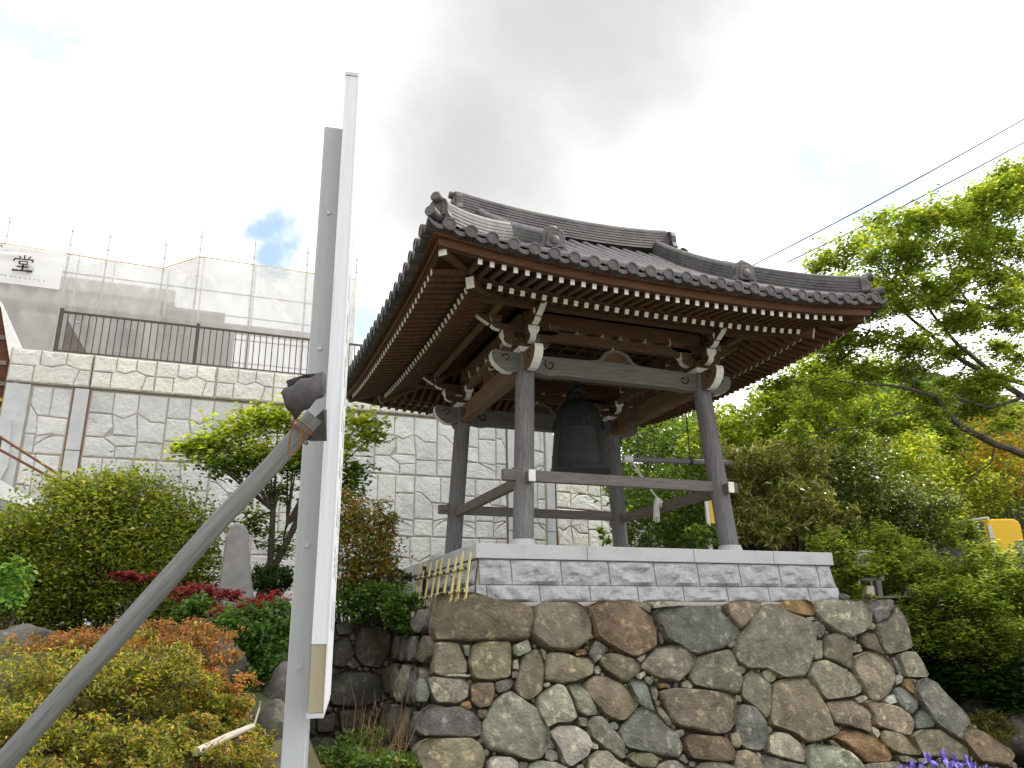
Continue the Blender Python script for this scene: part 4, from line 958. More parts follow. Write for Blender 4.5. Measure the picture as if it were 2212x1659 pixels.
def moulded(mb, O, A, B, Nn, x0, z0, w, h, rnd, proud=.035, clip=None, tone=(.9, 1.06), cells=None):
    cell = rnd.choice(cells or (CELL, CELL)); fx = False; fz = False; pt_ = rnd.uniform(.90, 1.08)
    x0 += .008; z0 += .008; w -= .016; h -= .016
    for poly in cell:
        q = [((1-a) if fx else a, (1-b_) if fz else b_) for a, b_ in poly]
        q = [(x0+a*w, z0+b_*h) for a, b_ in q]
        if clip: q = [(min(max(a, clip[0]), clip[1]), min(max(b_, clip[2]), clip[3])) for a, b_ in q]
        ar = abs(sum(q[i][0]*q[(i+1) % len(q)][1]-q[(i+1) % len(q)][0]*q[i][1] for i in range(len(q))))/2
        if ar < .01: continue
        c = (sum(a for a, _ in q)/len(q), sum(b_ for _, b_ in q)/len(q)); base = len(mb.v); n = len(q)
        P = [Vector(p) for p in q]
        # densify the outline a little so the face can be lumpy
        PP = []
        for i in range(n):
            for f_ in (0, .33, .66): PP.append(P[i].lerp(P[(i+1) % n], f_))
        n = len(PP); cv = Vector(c)
        def ins(p, d):
            L = (p-cv).length; return cv+(p-cv)*max(0, (L-d)/max(L, 1e-6))
        sd = rnd.uniform(0, 99); v = pt_*rnd.uniform(*tone); col = (v, v, v*rnd.uniform(.985, 1.01))
        for d, e in ((.011, 0), (.016, proud*.55), (.045, proud), (.14, proud*1.05)):
            for p in PP:
                r_ = ins(p, d); lump = (.016*noise.noise(Vector((r_.x*4+sd, r_.y*4, sd)))+.01*noise.noise(Vector((r_.x*11+sd, r_.y*11, sd))))*(e/proud)
                mb.v.append(tuple(O+A*r_.x+B*r_.y+Nn*(e+lump)))
        mb.v.append(tuple(O+A*c[0]+B*c[1]+Nn*(proud*1.1)))
        for i in range(3):
            for k in range(n): mb.f.append([base+i*n+k, base+i*n+(k+1) % n, base+(i+1)*n+(k+1) % n, base+(i+1)*n+k]); mb.m.append(0)
        for k in range(n): mb.f.append([base+3*n+k, base+3*n+(k+1) % n, base+4*n]); mb.m.append(0)
        mb.c += [col]*(4*n+1)
YW = 11.0
rnd = random.Random(21)
cw = thing('retaining_wall', (-2.5, YW, -1), 'long white moulded concrete retaining wall with a projecting cream coping panel band', 'concrete wall')
O = Vector((0, YW, 0)); A = X; B = Z; Nn = -Y
strips = [(-9.62, -9.05), (-8.18, -7.80), (3.08, 3.42), (4.28, 4.60)]           # plain pilaster strips
fields = [(-9.05, -8.18), (-7.80, 3.08), (3.42, 4.28)]
bk = MB(); bk.box((-9.62, YW, -1), (4.60, YW+.35, 5.04)); bk.build('wall_body', M['groove'], cw)
wf = MB()
for f0, f1 in fields:
    z = 5.0; r_ = 0
    while z > -.6:
        h = 1.66; w = 1.76; x_ = f0-((r_*.62) % w)-(.3 if f0 < -8.5 else 0)
        while x_ < f1:
            moulded(wf, O, A, B, Nn, x_, z-h, w, h, rnd, clip=(f0+.01, f1-.01, z-h, z), tone=(.90, 1.04), cells=(CELL3, CELL3, CELL4)); x_ += w
        z -= h; r_ += 1
wf.build('wall_panels', M['concrete'], cw, smooth=False)
for s0, s1 in strips:
    ps = MB(); z = 5.02
    while z > -.9:
        ps.box((s0+.035, YW-.07, max(-1, z-1.55)+.008), (s1-.035, YW+.02, z-.008)); z -= 1.55
    o = ps.build('pilaster', M['plain'], cw, bevel=.01)
    if s0 in (-8.18, 3.08):
        j_ = MB()
        for e in (s0+.0, s1-.03): j_.box((e, YW-.02, -1), (e+.03, YW-.003, 5.03))
        j_.build('expansion_joint', M['rust'], o)
cp = MB(); x_ = -9.62; edges = [-9.62, -7.84, -4.97, -2.1, .77, 3.64, 4.72]
for a0, a1 in zip(edges, edges[1:]):
    c_ = MB(); c_.box((a0+.012, YW-.075, 5.045), (a1-.012, YW+.45, 5.895)); o = c_.build('coping_panel', M['groove'], cw)
    fc = MB(); OO = Vector((0, YW-.078, 0)); k = max(1, round((a1-a0)/1.45)); w = (a1-a0-.03)/k
    for i in range(k): moulded(fc, OO, A, B, Nn, a0+.015+i*w, 5.05, w, .84, rnd, proud=.03, tone=(.95, 1.04))
    fc.build('coping_face', M['capc'], o, smooth=False)
# second wall turning back to the right, full in the sun
TH = R(13); c2 = thing('retaining_wall', (6.5, YW+.5, -1), 'brighter sunlit concrete retaining wall turning back behind the right pillars of the bell tower', 'concrete wall')
O = Vector((4.60, YW, 0)); A = Vector((math.cos(TH), math.sin(TH), 0)); Nn = Vector((math.sin(TH), -math.cos(TH), 0))
bk = MB(); q = []
for z_ in (-1, 4.3):
    for a, d in ((0.02, 0), (9, 0), (9, .35), (0.02, .35)): p = O+A*a-Nn*(d+.002); q.append((p.x, p.y, z_))
bk.hexa(q); bk.build('wall_body', M['rust'], c2)
wf = MB(); z = 4.3; r_ = 0
while z > -.6:
    x_ = .03-((r_*.55) % 1.7)
    while x_ < 9: moulded(wf, O, A, B, Nn, x_, z-1.66, 1.7, 1.66, rnd, clip=(.03, 9, z-1.66, z), tone=(.95, 1.08), cells=(CELL3, CELL4)); x_ += 1.7
    z -= 1.66; r_ += 1
wf.build('wall_panels', M['capc'], c2)  # paler than the first wall: the extra sun on this face is put into the colour
# ---- railing on the coping
rl = thing('metal_railing', (-4, 11.1, 5.9), 'brown metal balustrade with thin upright bars on top of the white concrete wall', 'railing')
YR = 11.12
rr = MB(); rr.beam((-8.74, YR, 7.02), (3.6, YR, 7.02), .055, .045); rr.build('top_rail', M['railing'], rl)
rr = MB(); rr.beam((-8.74, YR, 5.99), (3.6, YR, 5.99), .035, .03); rr.build('bottom_rail', M['railing'], rl)
for x_ in (-8.74, -5.55, -2.36, .83, 3.6):
    q = MB(); q.box((x_-.045, YR-.045, 5.897), (x_+.045, YR+.045, 7.11)); q.build('post', M['railing'], rl, bevel=.008)
k = 0; x_ = -8.74+.155
while x_ < 3.5:
    if min(abs(x_-p) for p in (-8.74, -5.55, -2.36, .83, 3.6)) > .08:
        q = MB(); q.box((x_-.0125, YR-.0125, 6.0), (x_+.0125, YR+.0125, 7.0)); q.build('baluster', M['railing'], rl); k += 1
    x_ += .1595
bp = MB(); bp.prism([(-8.69, 5.9), (-7.95, 5.9), (-8.66, 6.98)], (0, YR+.5, 0), X, Z, -Y, .03)
tag(bp.build('kick_board', M['housedark']), 'dark triangular board leaning behind the left end of the brown railing', 'board')

# ---- scaffold with netting, building behind it, banner
YS = 14.0
sc = thing('scaffold', (-6, YS, 5), 'tall pipe scaffold wrapped in translucent grey white netting above the concrete wall', 'scaffold')
NT = [(-14.5, 9.97), (-12.4, 9.97), (-11.0, 9.97), (-9.38, 9.92), (-8.38, 9.88), (-6.83, 9.86), (-5.85, 10.42), (-4.24, 10.41), (-2.60, 10.40), (-1.00, 10.39)]
for x_, zt in NT[1:]:
    q = MB(); ztop = zt+(.92 if x_ < -6 else .96)
    q.tube([(x_, YS+.09, 5.0), (x_, YS+.09, ztop)], .026, 8)
    z_ = 5.3
    while z_ < ztop: q.tube([(x_, YS+.09, z_), (x_, YS+.09, z_+.05)], .042, 8); z_ += .45
    q.build('pole', M['pole'], sc, smooth=True)
    q = MB(); q.tube([(x_+.1, YS+1.1, 5.0), (x_+.1, YS+1.1, ztop-.45)], .024, 8); q.build('pole', M['pole'], sc, smooth=True)
for z_ in (6.4, 7.15, 7.9, 8.65, 9.4):
    q = MB(); q.tube([(-14.5, YS+.15, z_), (-1.0, YS+.15, z_)], .022, 8); q.build('ledger', M['pole'], sc, smooth=True)
for z_ in (6.9, 8.4):
    q = MB(); q.box((-14.5, YS+.2, z_-.02), (-1.0, YS+1.0, z_+.02)); q.build('walkway_deck', M['pole'], sc)
def net_panel(x0, x1, za, zb, z0, y, seed, name, mt, parent, amp=.07, sag=.0):
    mb = MB(); nu, nv = 26, 34
    for j in range(nv+1):
        for i in range(nu+1):
            s_, t = i/nu, j/nv; top = za+(zb-za)*s_-sag*math.sin(math.pi*s_)
            z_ = z0+(top-z0)*t; xx = x0+(x1-x0)*s_
            fold = math.sin(math.pi*s_)**.5
            a = amp*fold*(noise.noise(Vector((xx*.9+z_*.55+seed, z_*.35, seed)))*1.5+.5*noise.noise(Vector((xx*2.2-z_*.8, z_*.9, seed*2.0))))
            # tension folds fanning out of the top corners
            d1 = math.hypot(s_*1.2, (1-t)*2); d2 = math.hypot((1-s_)*1.2, (1-t)*2)
            a += amp*.75*fold*(math.sin(math.atan2((1-t)*2, s_*1.2+.01)*13+seed)*math.exp(-d1*.8)*min(1, d1*2)+math.sin(math.atan2((1-t)*2, (1-s_)*1.2+.01)*13+seed)*math.exp(-d2*.8)*min(1, d2*2))+amp*.25*noise.noise(Vector((xx*5+z_*2, z_*2.2-xx, seed)))
            mb.v.append((xx, y-a-.02, z_))
    for j in range(nv):
        for i in range(nu): o = j*(nu+1)+i; mb.f.append([o, o+1, o+nu+2, o+nu+1]); mb.m.append(0)
    return mb.build(name, mt, parent, smooth=True)
for i in range(len(NT)-1):
    net_panel(NT[i][0], NT[i+1][0], NT[i][1], NT[i+1][1], 5.05, YS, i*3.7+1, 'net_sheet', M['net'], sc, amp=.16, sag=.05)
q = MB()
for i in range(len(NT)-1): q.tube([(NT[i][0], YS-.02, NT[i][1]), (NT[i+1][0], YS-.02, NT[i+1][1])], .016, 6)
q.build('edge_cord', M['ochre'], sc)
# right hand return of the net
mb = MB()
for j in range(13):
    for i in range(9):
        yy = YS+i/8*4; z_ = 5.05+(10.39-5.05)*j/12; mb.v.append((-1.0+.05*noise.noise(Vector((yy, z_, 1))), yy, z_))
for j in range(12):
    for i in range(8): o = j*9+i; mb.f.append([o, o+1, o+10, o+9]); mb.m.append(0)
mb.build('net_sheet', M['net'], sc, smooth=True)
hb = thing('building', (-9, 17, 5), 'pale building under repair dimly seen through the scaffold netting', 'building')
q = MB(); q.box((-15, 15.5, 5.0), (-6.9, 22, 9.35)); q.build('wall', M['housewall'], hb)
q = MB(); q.box((-15.2, 15.3, 9.35), (-6.5, 22.2, 9.75)); q.build('roof_edge', M['housewall'], hb)
q = MB(); q.box((-6.88, 15.6, 5.0), (-4.95, 21, 9.3)); q.box((-4.94, 15.8, 5), (-4.6, 20, 8.7)); q.build('wing_wall', M['housedark'], hb)
q = MB(); q.box((-4.58, 15.9, 5), (-1.9, 20, 6.9)); q.build('low_wing', M['housewall'], hb)
for x_ in (-13.4, -11.6, -9.6, -8.2):
    q = MB(); q.box((x_, 15.46, 7.2), (x_+.9, 15.498, 8.6)); q.build('window', M['glassdark'], hb)
q = MB(); q.box((-10.2, 15.42, 7.55), (-7.0, 15.458, 7.7)); q.build('beam', M['ochre'], hb)
bn = thing('banner', (-11.5, YS-.1, 9), 'white banner with a brushed black character tied to the left end of the scaffold', 'banner')
net_panel(-14.45, -9.42, 9.90, 9.86, 8.70, YS-.16, 77, 'cloth', M['banner'], bn, amp=.07, sag=.02)
def stroke(mb, pts, w):
    """brush stroke with varying width, drawn as a thin slab on the banner plane"""
    P = [Vector(p) for p in pts]; L = []; Rr = []
    for i, p in enumerate(P):
        d = (P[min(i+1, len(P)-1)]-P[max(i-1, 0)]).normalized(); n = Vector((-d.y, d.x)); ww = w[i] if isinstance(w, (list, tuple)) else w
        L.append(p+n*ww/2); Rr.append(p-n*ww/2)
    mb.prism([(p.x, p.y) for p in L+Rr[::-1]], Vector((0, YS-.31, 0)), X, Z, -Y, .012)
G = MB(); gx, gz, gs = -10.38, 9.30, .52
def g_(*pts): return [(gx+a*gs, gz+b_*gs) for a, b_ in pts]
for pts, w in (([(0, .5), (.02, .26)], [.06, .05]), ([(-.26, .44), (-.17, .30)], [.03, .075]), ([(.30, .46), (.16, .28)], [.07, .02]),
               ([(-.42, .27), (-.47, .10)], [.04, .09]), ([(-.44, .24), (0, .25), (.44, .28), (.40, .13)], [.05, .045, .07, .10]),
               ([(-.20, .13), (-.17, -.06)], [.06, .07]), ([(-.19, .12), (.20, .14), (.17, -.04)], [.045, .05, .08]), ([(-.15, -.04), (.17, -.02)], [.05, .05]),
               ([(-.28, -.20), (.26, -.17)], [.065, .07]), ([(.01, -.06), (.0, -.42)], [.085, .09]), ([(-.47, -.44), (0, -.42), (.48, -.40)], [.10, .055, .11])):
    stroke(G, g_(*pts), [x_*gs*1.25 for x_ in w])
G.build('written_character', M['ink'], bn)
F_ = MB(); rnd = random.Random(5)
def tiny(cx, cz, s_):
    for _ in range(5):
        a, b_ = rnd.uniform(-.4, .4)*s_, rnd.uniform(-.4, .4)*s_
        if rnd.random() < .5: stroke(F_, [(cx+a-.3*s_, cz+b_), (cx+a+.3*s_, cz+b_)], s_*.14)
        else: stroke(F_, [(cx+a, cz+b_-.3*s_), (cx+a, cz+b_+.3*s_)], s_*.14)
for i in range(12): tiny(-11.08+i*.115, 8.88-.003*i, .06)
tiny(-10.98, 9.74, .10)
F_.build('small_lettering', M['inkfaint'], bn)

# ---- timber building, stair wall and handrails at far left
lb = thing('wooden_building', (-12, 11.3, 3), 'red brown timber building with a white bargeboard at the left edge', 'building')
P = lambda u, v, y: on(u, v, 1, y)
def poly_y(name, uvs, y, th, mk, par):
    mb = MB(); mb.prism([(P(u, v, y).x, P(u, v, y).z) for u, v in uvs], (0, y, 0), X, Z, -Y, th); return mb.build(name, M[mk], par)
poly_y('timber_wall', [(-120, 700), (3, 663), (36, 872), (27, 909), (-120, 890)], 11.2, .10, 'redwood', lb)
poly_y('bargeboard', [(-6, 645), (4, 655), (48, 752), (43, 823), (38, 868), (35, 856), (3, 664), (-6, 655)], 11.05, .14, 'white', lb)
for v0 in (858, 878):
    poly_y('ochre_rail', [(-120, v0), (33, v0+3), (32, v0+10), (-120, v0+8)], 11.12, .06, 'ochre', lb)
for v0 in (725, 780, 825):
    poly_y('cross_board', [(-120, v0-6), (14, v0), (14, v0+9), (-120, v0+4)], 11.13, .05, 'housedark', lb)
sw = thing('stair_wall', (-10.5, 10.8, 2), 'white plastered side wall of the stair at the far left', 'wall')
poly_y('wall', [(-150, 905), (28, 910), (20, 1010), (0, 1045), (-150, 1080)], 11.0, .3, 'plain', sw)
poly_y('sloping_coping', [(-150, 975), (-2, 1036), (70, 1078), (70, 1100), (-150, 1030)], 10.3, .5, 'white', sw)
hr = thing('stair_handrail', (-10, 10, 2.5), 'pair of rusty brown handrails sloping down across the left end of the concrete wall', 'handrail')
for uv in (((-60, 905), (132, 1028)), ((-40, 950), (118, 1036))):
    q = MB(); q.tube([on(*uv[0], 1, 9.9), on(*uv[1], 1, 9.9)],   .030, 10); q.build('rail', M['handrail'], hr, smooth=True)
q = MB(); a_ = on(2, 945, 1, 9.9); q.tube([a_, (a_.x, a_.y, a_.z-1.6)], .03, 8); q.build('post', M['railing'], hr)
q = MB(); a_ = on(118, 1036, 1, 9.9); q.tube([on(132, 1028, 1, 9.9), (a_.x+.1, a_.y, a_.z-1.6)], .03, 8); q.build('post', M['railing'], hr)

# ================================================================ SIGN, PROP LOG, CLOTH
DEP = 3.0
pb_ = D(632, 1659, DEP); px, py = pb_.x, pb_.y
def z_at(v, x_, y_):                                     # height on a vertical at x_, y_ seen at picture row v
    lo, hi = -3, 6
    for _ in range(50):
        mid = (lo+hi)/2; d = Vector((x_, y_, mid))-CAM_LOC
        vv = 829.5-FPX*d.dot(_UP)/d.dot(_F)
        if vv > v: lo = mid
        else: hi = mid
    return lo
sg = thing('sign_board', (px, py, -2.5), 'tall white sign board seen edge on, fixed to a grey steel post', 'sign')
vd = Vector((px-CAM_LOC.x, py-CAM_LOC.y, 0)).normalized(); vr = Vector((vd.y, -vd.x, 0))     # away, right
def frame_box(mb, c, fwd, rgt, hw, d0, d1, z0, z1, mi=0):
    q = []
    for z_ in (z0, z1):
        for a, b_ in ((-hw, d0), (hw, d0), (hw, d1), (-hw, d1)): p = c+rgt*a+fwd*b_; q.append((p.x, p.y, z_))
    mb.hexa(q, mi)
q = MB(); frame_box(q, Vector((px, py, 0)), vd, vr, .0445, -.045, .045, -2.55, z_at(287, px, py)); q.build('post', M['signgrey'], sg, bevel=.004)
for v_ in (470, 760, 1180, 1440):                          # bolts through the post
    q = MB(); zc = z_at(v_, px, py); c_ = Vector((px, py, zc))-vd*.045
    q.tube([c_, c_-vd*.006], .011, 6); q.build('bolt', M['pole'], sg)
a_ = math.atan2(vd.x, vd.y)+.058; bf = Vector((math.sin(a_), math.cos(a_), 0)); br2 = Vector((bf.y, -bf.x, 0))
DB = 2.82; near = D(681, 1540, DB); bc = Vector((near.x, near.y, 0)); zb_, zt_ = z_at(1540, bc.x, bc.y), z_at(165, bc.x, bc.y); zm_ = z_at(1392, bc.x, bc.y)
hw = .0268
q = MB(); frame_box(q, bc, bf, br2, hw, .004, .92, zb_, zt_); q.build('panel_core', M['signcore'], sg)
q = MB(); frame_box(q, bc, bf, br2, hw+.0015, 0, .05, zm_, zt_+.002); q.build('edge_trim', M['signwhite'], sg, bevel=.002)
q = MB(); frame_box(q, bc+br2*(hw+.003), bf, br2, .0025, -.001, .92, zb_+.004, zt_); o = q.build('face_panel', M['signwhite'], sg)
q = MB(); frame_box(q, bc, bf, br2, hw+.003, -.004, .925, zt_+.003, zt_+.02); q.build('top_cap', M['signgrey'], sg)
q = MB(); frame_box(q, bc, bf, br2, hw+.003, -.002, .925, zb_-.018, zb_-.002); q.build('bottom_rail', M['signgrey'], sg)
rnd = random.Random(2); z_ = zb_+.35
while z_ < .75:
    for col_ in (.30, .62):
        s_ = .13; q = MB()
        frame_box(q, bc+br2*(hw+.0064), bf, br2, .0006, col_-.009, col_+.009, z_-.5*s_, z_+.5*s_)
        for k_ in range(rnd.randint(2, 4)):
            zz = z_+(k_*.24-.42)*s_; frame_box(q, bc+br2*(hw+.0066), bf, br2, .0006, col_-rnd.uniform(.2, .45)*s_, col_+rnd.uniform(.2, .45)*s_, zz, zz+.015)
        q.build('written_character', M['inkfaint'], o)
    z_ += .21
far = bc+bf*.87-br2*.02
q = MB(); frame_box(q, far-br2*.055, bf, br2, .02, 0, .04, -2.55, zb_+.4); q.build('rear_post', M['signgrey'], sg)
pg = thing('prop_log', D(-40, 1700, 2.62), 'round grey log propping up the sign post at a slant', 'prop')
p1 = D(-60, 1722, 2.60); p0 = D(668, 912, 2.92); ext = p0+(p0-p1).normalized()*.03
gr0 = p1+(p1-p0)*((p1.z+2.5)/(p0.z-p1.z))
q = MB(); pts = [gr0.lerp(ext, t) for t in np.linspace(0, 1, 14)]
Lg = (ext-gr0).length                                    # built upright, then laid along its slant so that the grain follows it
q.tube([(.004*math.sin(i*1.7), .003*math.cos(i*2.3), Lg*i/13) for i in range(14)], [.0405-.00045*i for i in range(14)], 20)
q.tube([(.036, .01, Lg*.62), (.048, .014, Lg*.63)], [.014, .009], 8)
o = q.build('log', M['log'], smooth=True); o.parent = pg; o.location = gr0-pg.location; o.rotation_mode = 'QUATERNION'; o.rotation_quaternion = (ext-gr0).to_track_quat('Z', 'Y')
cw_ = thing('cloth_wrap', D(660, 860, 2.85), 'dark rubber sheet wrapped over the joint of the prop log and sign post', 'cloth')
q = MB()                                                  # folded sheet draped over the log head
grid = [[(606, 848, 2.80), (632, 826, 2.80), (662, 813, 2.80), (704, 804, 2.83)],
        [(612, 868, 2.76), (640, 845, 2.74), (668, 832, 2.76), (704, 820, 2.82)],
        [(622, 888, 2.76), (648, 866, 2.73), (676, 848, 2.76), (704, 836, 2.82)],
        [(636, 906, 2.79), (655, 892, 2.77), (682, 866, 2.79), (704, 850, 2.82)]]
nn = 12
def bez(c, t):
    a, b_, c_, d = c; return a*(1-t)**3+b_*3*t*(1-t)**2+c_*3*t*t*(1-t)+d*t**3
for j in range(nn+1):
    for i in range(nn+1):
        rowp = [bez([D(*grid[r_][k]) for k in range(4)], i/nn) for r_ in range(4)]
        p = bez(rowp, j/nn)+Vector((0, 0, .006*math.sin(i*1.3+j*.8)))
        q.v.append(tuple(p))
for j in range(nn):
    for i in range(nn): o_ = j*(nn+1)+i; q.f.append([o_, o_+1, o_+nn+2, o_+nn+1]); q.m.append(0)
o = q.build('outer_sheet', M['rubber'], cw_, smooth=True); s_ = o.modifiers.new('thick', 'SOLIDIFY'); s_.thickness = .006
q = MB(); vv = [D(619, 823, 2.86), D(660, 809, 2.86), D(700, 806, 2.92), D(690, 822, 2.92), D(640, 838, 2.86), D(622, 836, 2.86)]
q.add(vv, [(0, 1, 2, 3, 4, 5)]); o = q.build('loose_flap', M['rubber'], cw_); s_ = o.modifiers.new('thick', 'SOLIDIFY'); s_.thickness = .006
q = MB(); vv = [D(660, 925, 2.90), D(700, 885, 2.93), D(706, 885, 2.97), D(706, 953, 2.97), D(672, 953, 2.93), D(655, 948, 2.92)]
q.add(vv, [(0, 1, 2, 3, 4, 5)]); o = q.build('under_flap', M['rubber'], cw_); s_ = o.modifiers.new('thick', 'SOLIDIFY'); s_.thickness = .006
wl = thing('tie_wire', D(650, 910, 2.85), 'rusty tie wire looped round the log and its cloth', 'wire')
axis = (p0-p1).normalized(); sA = axis.cross(Z).normalized(); sB = axis.cross(sA)
for k, (tpos, r_) in enumerate(((-.045, .047), (-.03, .048), (-.055, .049))):
    q = MB(); c = p0+axis*tpos
    q.tube([c+sA*r_*math.cos(t)+sB*r_*math.sin(t)+axis*.015*math.sin(t*1+k) for t in np.linspace(0, 2*math.pi, 25)], .0033, 6, caps=False); q.build('loop', M['wire'], wl, smooth=True)
q = MB(); q.tube([D(636, 908, 2.79), D(630, 930, 2.79), D(624, 965, 2.78), D(622, 982, 2.78), D(632, 984, 2.79), D(645, 968, 2.80), D(650, 935, 2.81)], .0033, 6); q.build('hanging_end', M['wire'], wl, smooth=True)

# ================================================================ SMALL THINGS IN THE GARDEN
fe = thing('bamboo_fence', (-2.7, -1.9, -.62), 'short yellow bamboo lattice panel leaning at the left of the granite platform', 'fence')
fa, fb = on(1016, 1202, 0, -2.42), on(905, 1226, 0, -2.42)      # along the left side of the platform
top0, top1 = fa, fb
bot0, bot1 = on(1005, 1282, 0, -2.62), on(888, 1305, 0, -2.62)
sl2 = MB(); nS = 9
for i in range(nS):
    t = i/(nS-1)*.97+.01*math.sin(i*2.1); a = top0.lerp(top1, t); b_ = bot0.lerp(bot1, t)
    a = a+Z*(.02*math.sin(i*1.9)); d = (top1-top0).normalized(); w = .038 if i not in (1,) else .055
    sl2.beam(b_-Z*.05, a+Z*.03, .012, w, up=d)
sl2.build('slats', M['bamboo'], fe, bevel=.003)
for f_, nm in ((.34, 'upper_rail'), (.93, 'lower_rail')):
    q = MB(); q.tube([top0.lerp(bot0, f_)-X*.012, top1.lerp(bot1, f_)-X*.012], .013, 8); q.build(nm, M['bamboo'], fe, smooth=True)
kn = MB()
for i in range(nS):
    t = i/(nS-1)*.97
    for f_ in (.34, .93):
        c = top0.lerp(bot0, f_).lerp(top1.lerp(bot1, f_), t); kn.tube([c-X*.03-Z*.012, c-X*.03+Z*.012], .012, 6)
kn.build('knots', M['twine'], fe)
q = MB(); pp_ = on(917, 1235, 0, -2.45); q.tube([(pp_.x, pp_.y, -.75), (pp_.x, pp_.y, pp_.z+.06)], .022, 8); q.build('post', M['twine'], fe)

def rock(name, c, r, label, mk='rock', seed=1, parent=None, group=None, sub=28):
    mb = MB(); n, m_ = sub, sub//2
    for j in range(m_+1):
        for i in range(n):
            th, ph = 2*math.pi*i/n, math.pi*j/m_
            d = Vector((math.cos(th)*math.sin(ph), math.sin(th)*math.sin(ph), math.cos(ph)))
            k = 1+.28*noise.noise(d*1.4+Vector((seed*3.1, seed, 0)))+.10*noise.noise(d*4+Vector((seed, 0, seed*2)))
            mb.v.append((c[0]+d.x*r[0]*k, c[1]+d.y*r[1]*k, c[2]+d.z*r[2]*k))
    for j in range(m_):
        for i in range(n): mb.f.append([j*n+i, j*n+(i+1) % n, (j+1)*n+(i+1) % n, (j+1)*n+i]); mb.m.append(0)
    return tag(mb.build(name, M[mk], parent, smooth=True), label, 'rock', group)
c = D(40, 1372, 7); rock('garden_rock', (c.x, c.y, c.z-.12), (.36, .3, .22), 'flat grey garden rock between the round shrub and the azaleas', seed=2)
c = D(470, 1372, 6.3); rock('garden_rock', (c.x+.02, c.y, c.z-.22), (.22, .2, .18), 'grey rock half hidden by ivy beside the red maple', seed=5)
c = D(585, 1560, 5.6); rock('garden_rock', (c.x+.02, c.y, c.z-.10), (.15, .16, .22), 'pointed grey rock standing behind the fallen stick', seed=8)
c = D(600, 1480, 6.2); rock('garden_rock', (c.x+.06, c.y+.1, c.z-.15), (.18, .2, .28), 'brown rock under the ivy left of the sign post', seed=11)
# stele
st = D(500, 1330, 8.3); q = MB()
pr2 = []
for u, v in ((462, 1345), (470, 1290), (478, 1230), (488, 1160), (497, 1138), (512, 1131), (527, 1136), (537, 1150), (538, 1200), (541, 1240), (548, 1290), (553, 1345)):
    p = on(u, v, 1, st.y); pr2.append((p.x, p.z))
q.prism(pr2, (0, st.y, 0), X, Z, -Y, .16); o = q.build('stone_stele', M['slate'], bevel=.025); tag(o, 'upright grey memorial stone with a rounded top among the shrubs', 'memorial stone')
sk = MB(); a_, b2 = D(424, 1632, 4.6), D(546, 1575, 5.2); sk.tube([a_+Z*.02, a_.lerp(b2, .5)+Z*.025, b2+Z*.02], [.026, .024, .018], 8); sk.tube([D(545, 1578, 5.2), D(560, 1530, 5.3), D(562, 1515, 5.3)], [.010, .007, .004], 6)
tag(sk.build('fallen_stick', M['deadwood'], smooth=True), 'bleached stick lying on the azaleas left of the sign post', 'stick')
hz = MB(); hz.tube([D(560, 1372, 7.2), D(590, 1362, 7.2), D(640, 1352, 7.2), D(690, 1350, 7.3)], .020, 8); hz.tube([D(640, 1352, 7.2), D(605, 1400, 7.1), D(590, 1450, 7.0)], .014, 6)
tag(hz.build('black_hose', M['hose'], smooth=True), 'black water hose lying over the ivy left of the sign post', 'hose')

# ================================================================ THINGS AMONG THE TREES AT RIGHT
bus = thing('yellow_bus', D(2165, 1240, 15.5), 'yellow vehicle with a rounded roof half hidden behind the right hedge', 'vehicle')
e0 = D(2132, 1121, 15.0); e1 = D(2204, 1124, 15.0); fwd = Vector((e1.x-e0.x, e1.y-e0.y, 0)); wv = fwd.length; fwd.normalize(); back = Vector((-fwd.y, fwd.x, 0))*1
back = (back*.88-fwd*.47).normalized()
zt = e0.z; hh = 1.75
sec = [(0, -hh), (wv, -hh), (wv, -.12), (wv-.03, -.05), (wv-.10, -.005), (wv-.2, .0), (.14, .0), (.06, -.02), (.02, -.06), (0, -.14)]
q = MB(); q.prism([(a, b_) for a, b_ in sec], e0+back*1.9, fwd, Z, back, 3.8); q.build('body', M['yellow'], bus, bevel=.03)
q = MB(); q.prism([(-.014, -1.74), (-.014, -.03), (-.004, -.03), (-.004, -1.74)], e0+back*1.93, fwd, Z, back, 3.7); q.build('dark_side_panel', M['glassdark'], bus)  # dark sheet over the whole side: windows and painted shade in one colour
q = MB(); q.prism([(wv*.62, -.95), (wv*.98, -.95), (wv*.95, -.42), (wv*.72, -.42)], e0-back*.008, fwd, Z, back, .012); q.build('rear_window', M['glassdark'], bus)
q = MB(); q.tube([e0+Z*(.015)+fwd*.02-back*.01, e0+Z*.015+back*3.8+fwd*.02], .03, 8); q.build('roof_gutter', M['white'], bus)
q = MB(); q.prism([(-.02, -hh), (.05, -hh), (.05, -.13), (-.02, -.10)], e0-back*.006, fwd, Z, back, .014); q.build('corner_trim', M['pole'], bus)
for k_, dd in enumerate((.8, 2.9)):
    for s_ in (.12, wv-.12):
        q = MB(); c = e0+back*dd+fwd*s_-Z*(hh+.05); q.tube([c-fwd*.1, c+fwd*.1], .32, 20); q.build('wheel', M['hose'], bus)
nb = thing('notice_board', D(1864, 1225, 11), 'small cream notice board with a grey top rail half hidden in the hedge', 'notice board')
c0 = D(1864, 1204, 11); q = MB(); frame_box(q, c0, vd, vr, .10, -.01, .01, c0.z-.12, c0.z+.06); q.build('panel', M['cream'], nb)
q = MB(); frame_box(q, c0-vr*.06, vd, vr, .20, -.03, .03, c0.z+.065, c0.z+.095); q.build('top_rail', M['plain'], nb)
for s_ in (-.1, .1):
    q = MB(); cc = c0+vr*s_+vd*.03; q.tube([(cc.x, cc.y, -.9), (cc.x, cc.y, c0.z+.06)], .015, 6); q.build('post', M['plain'], nb)
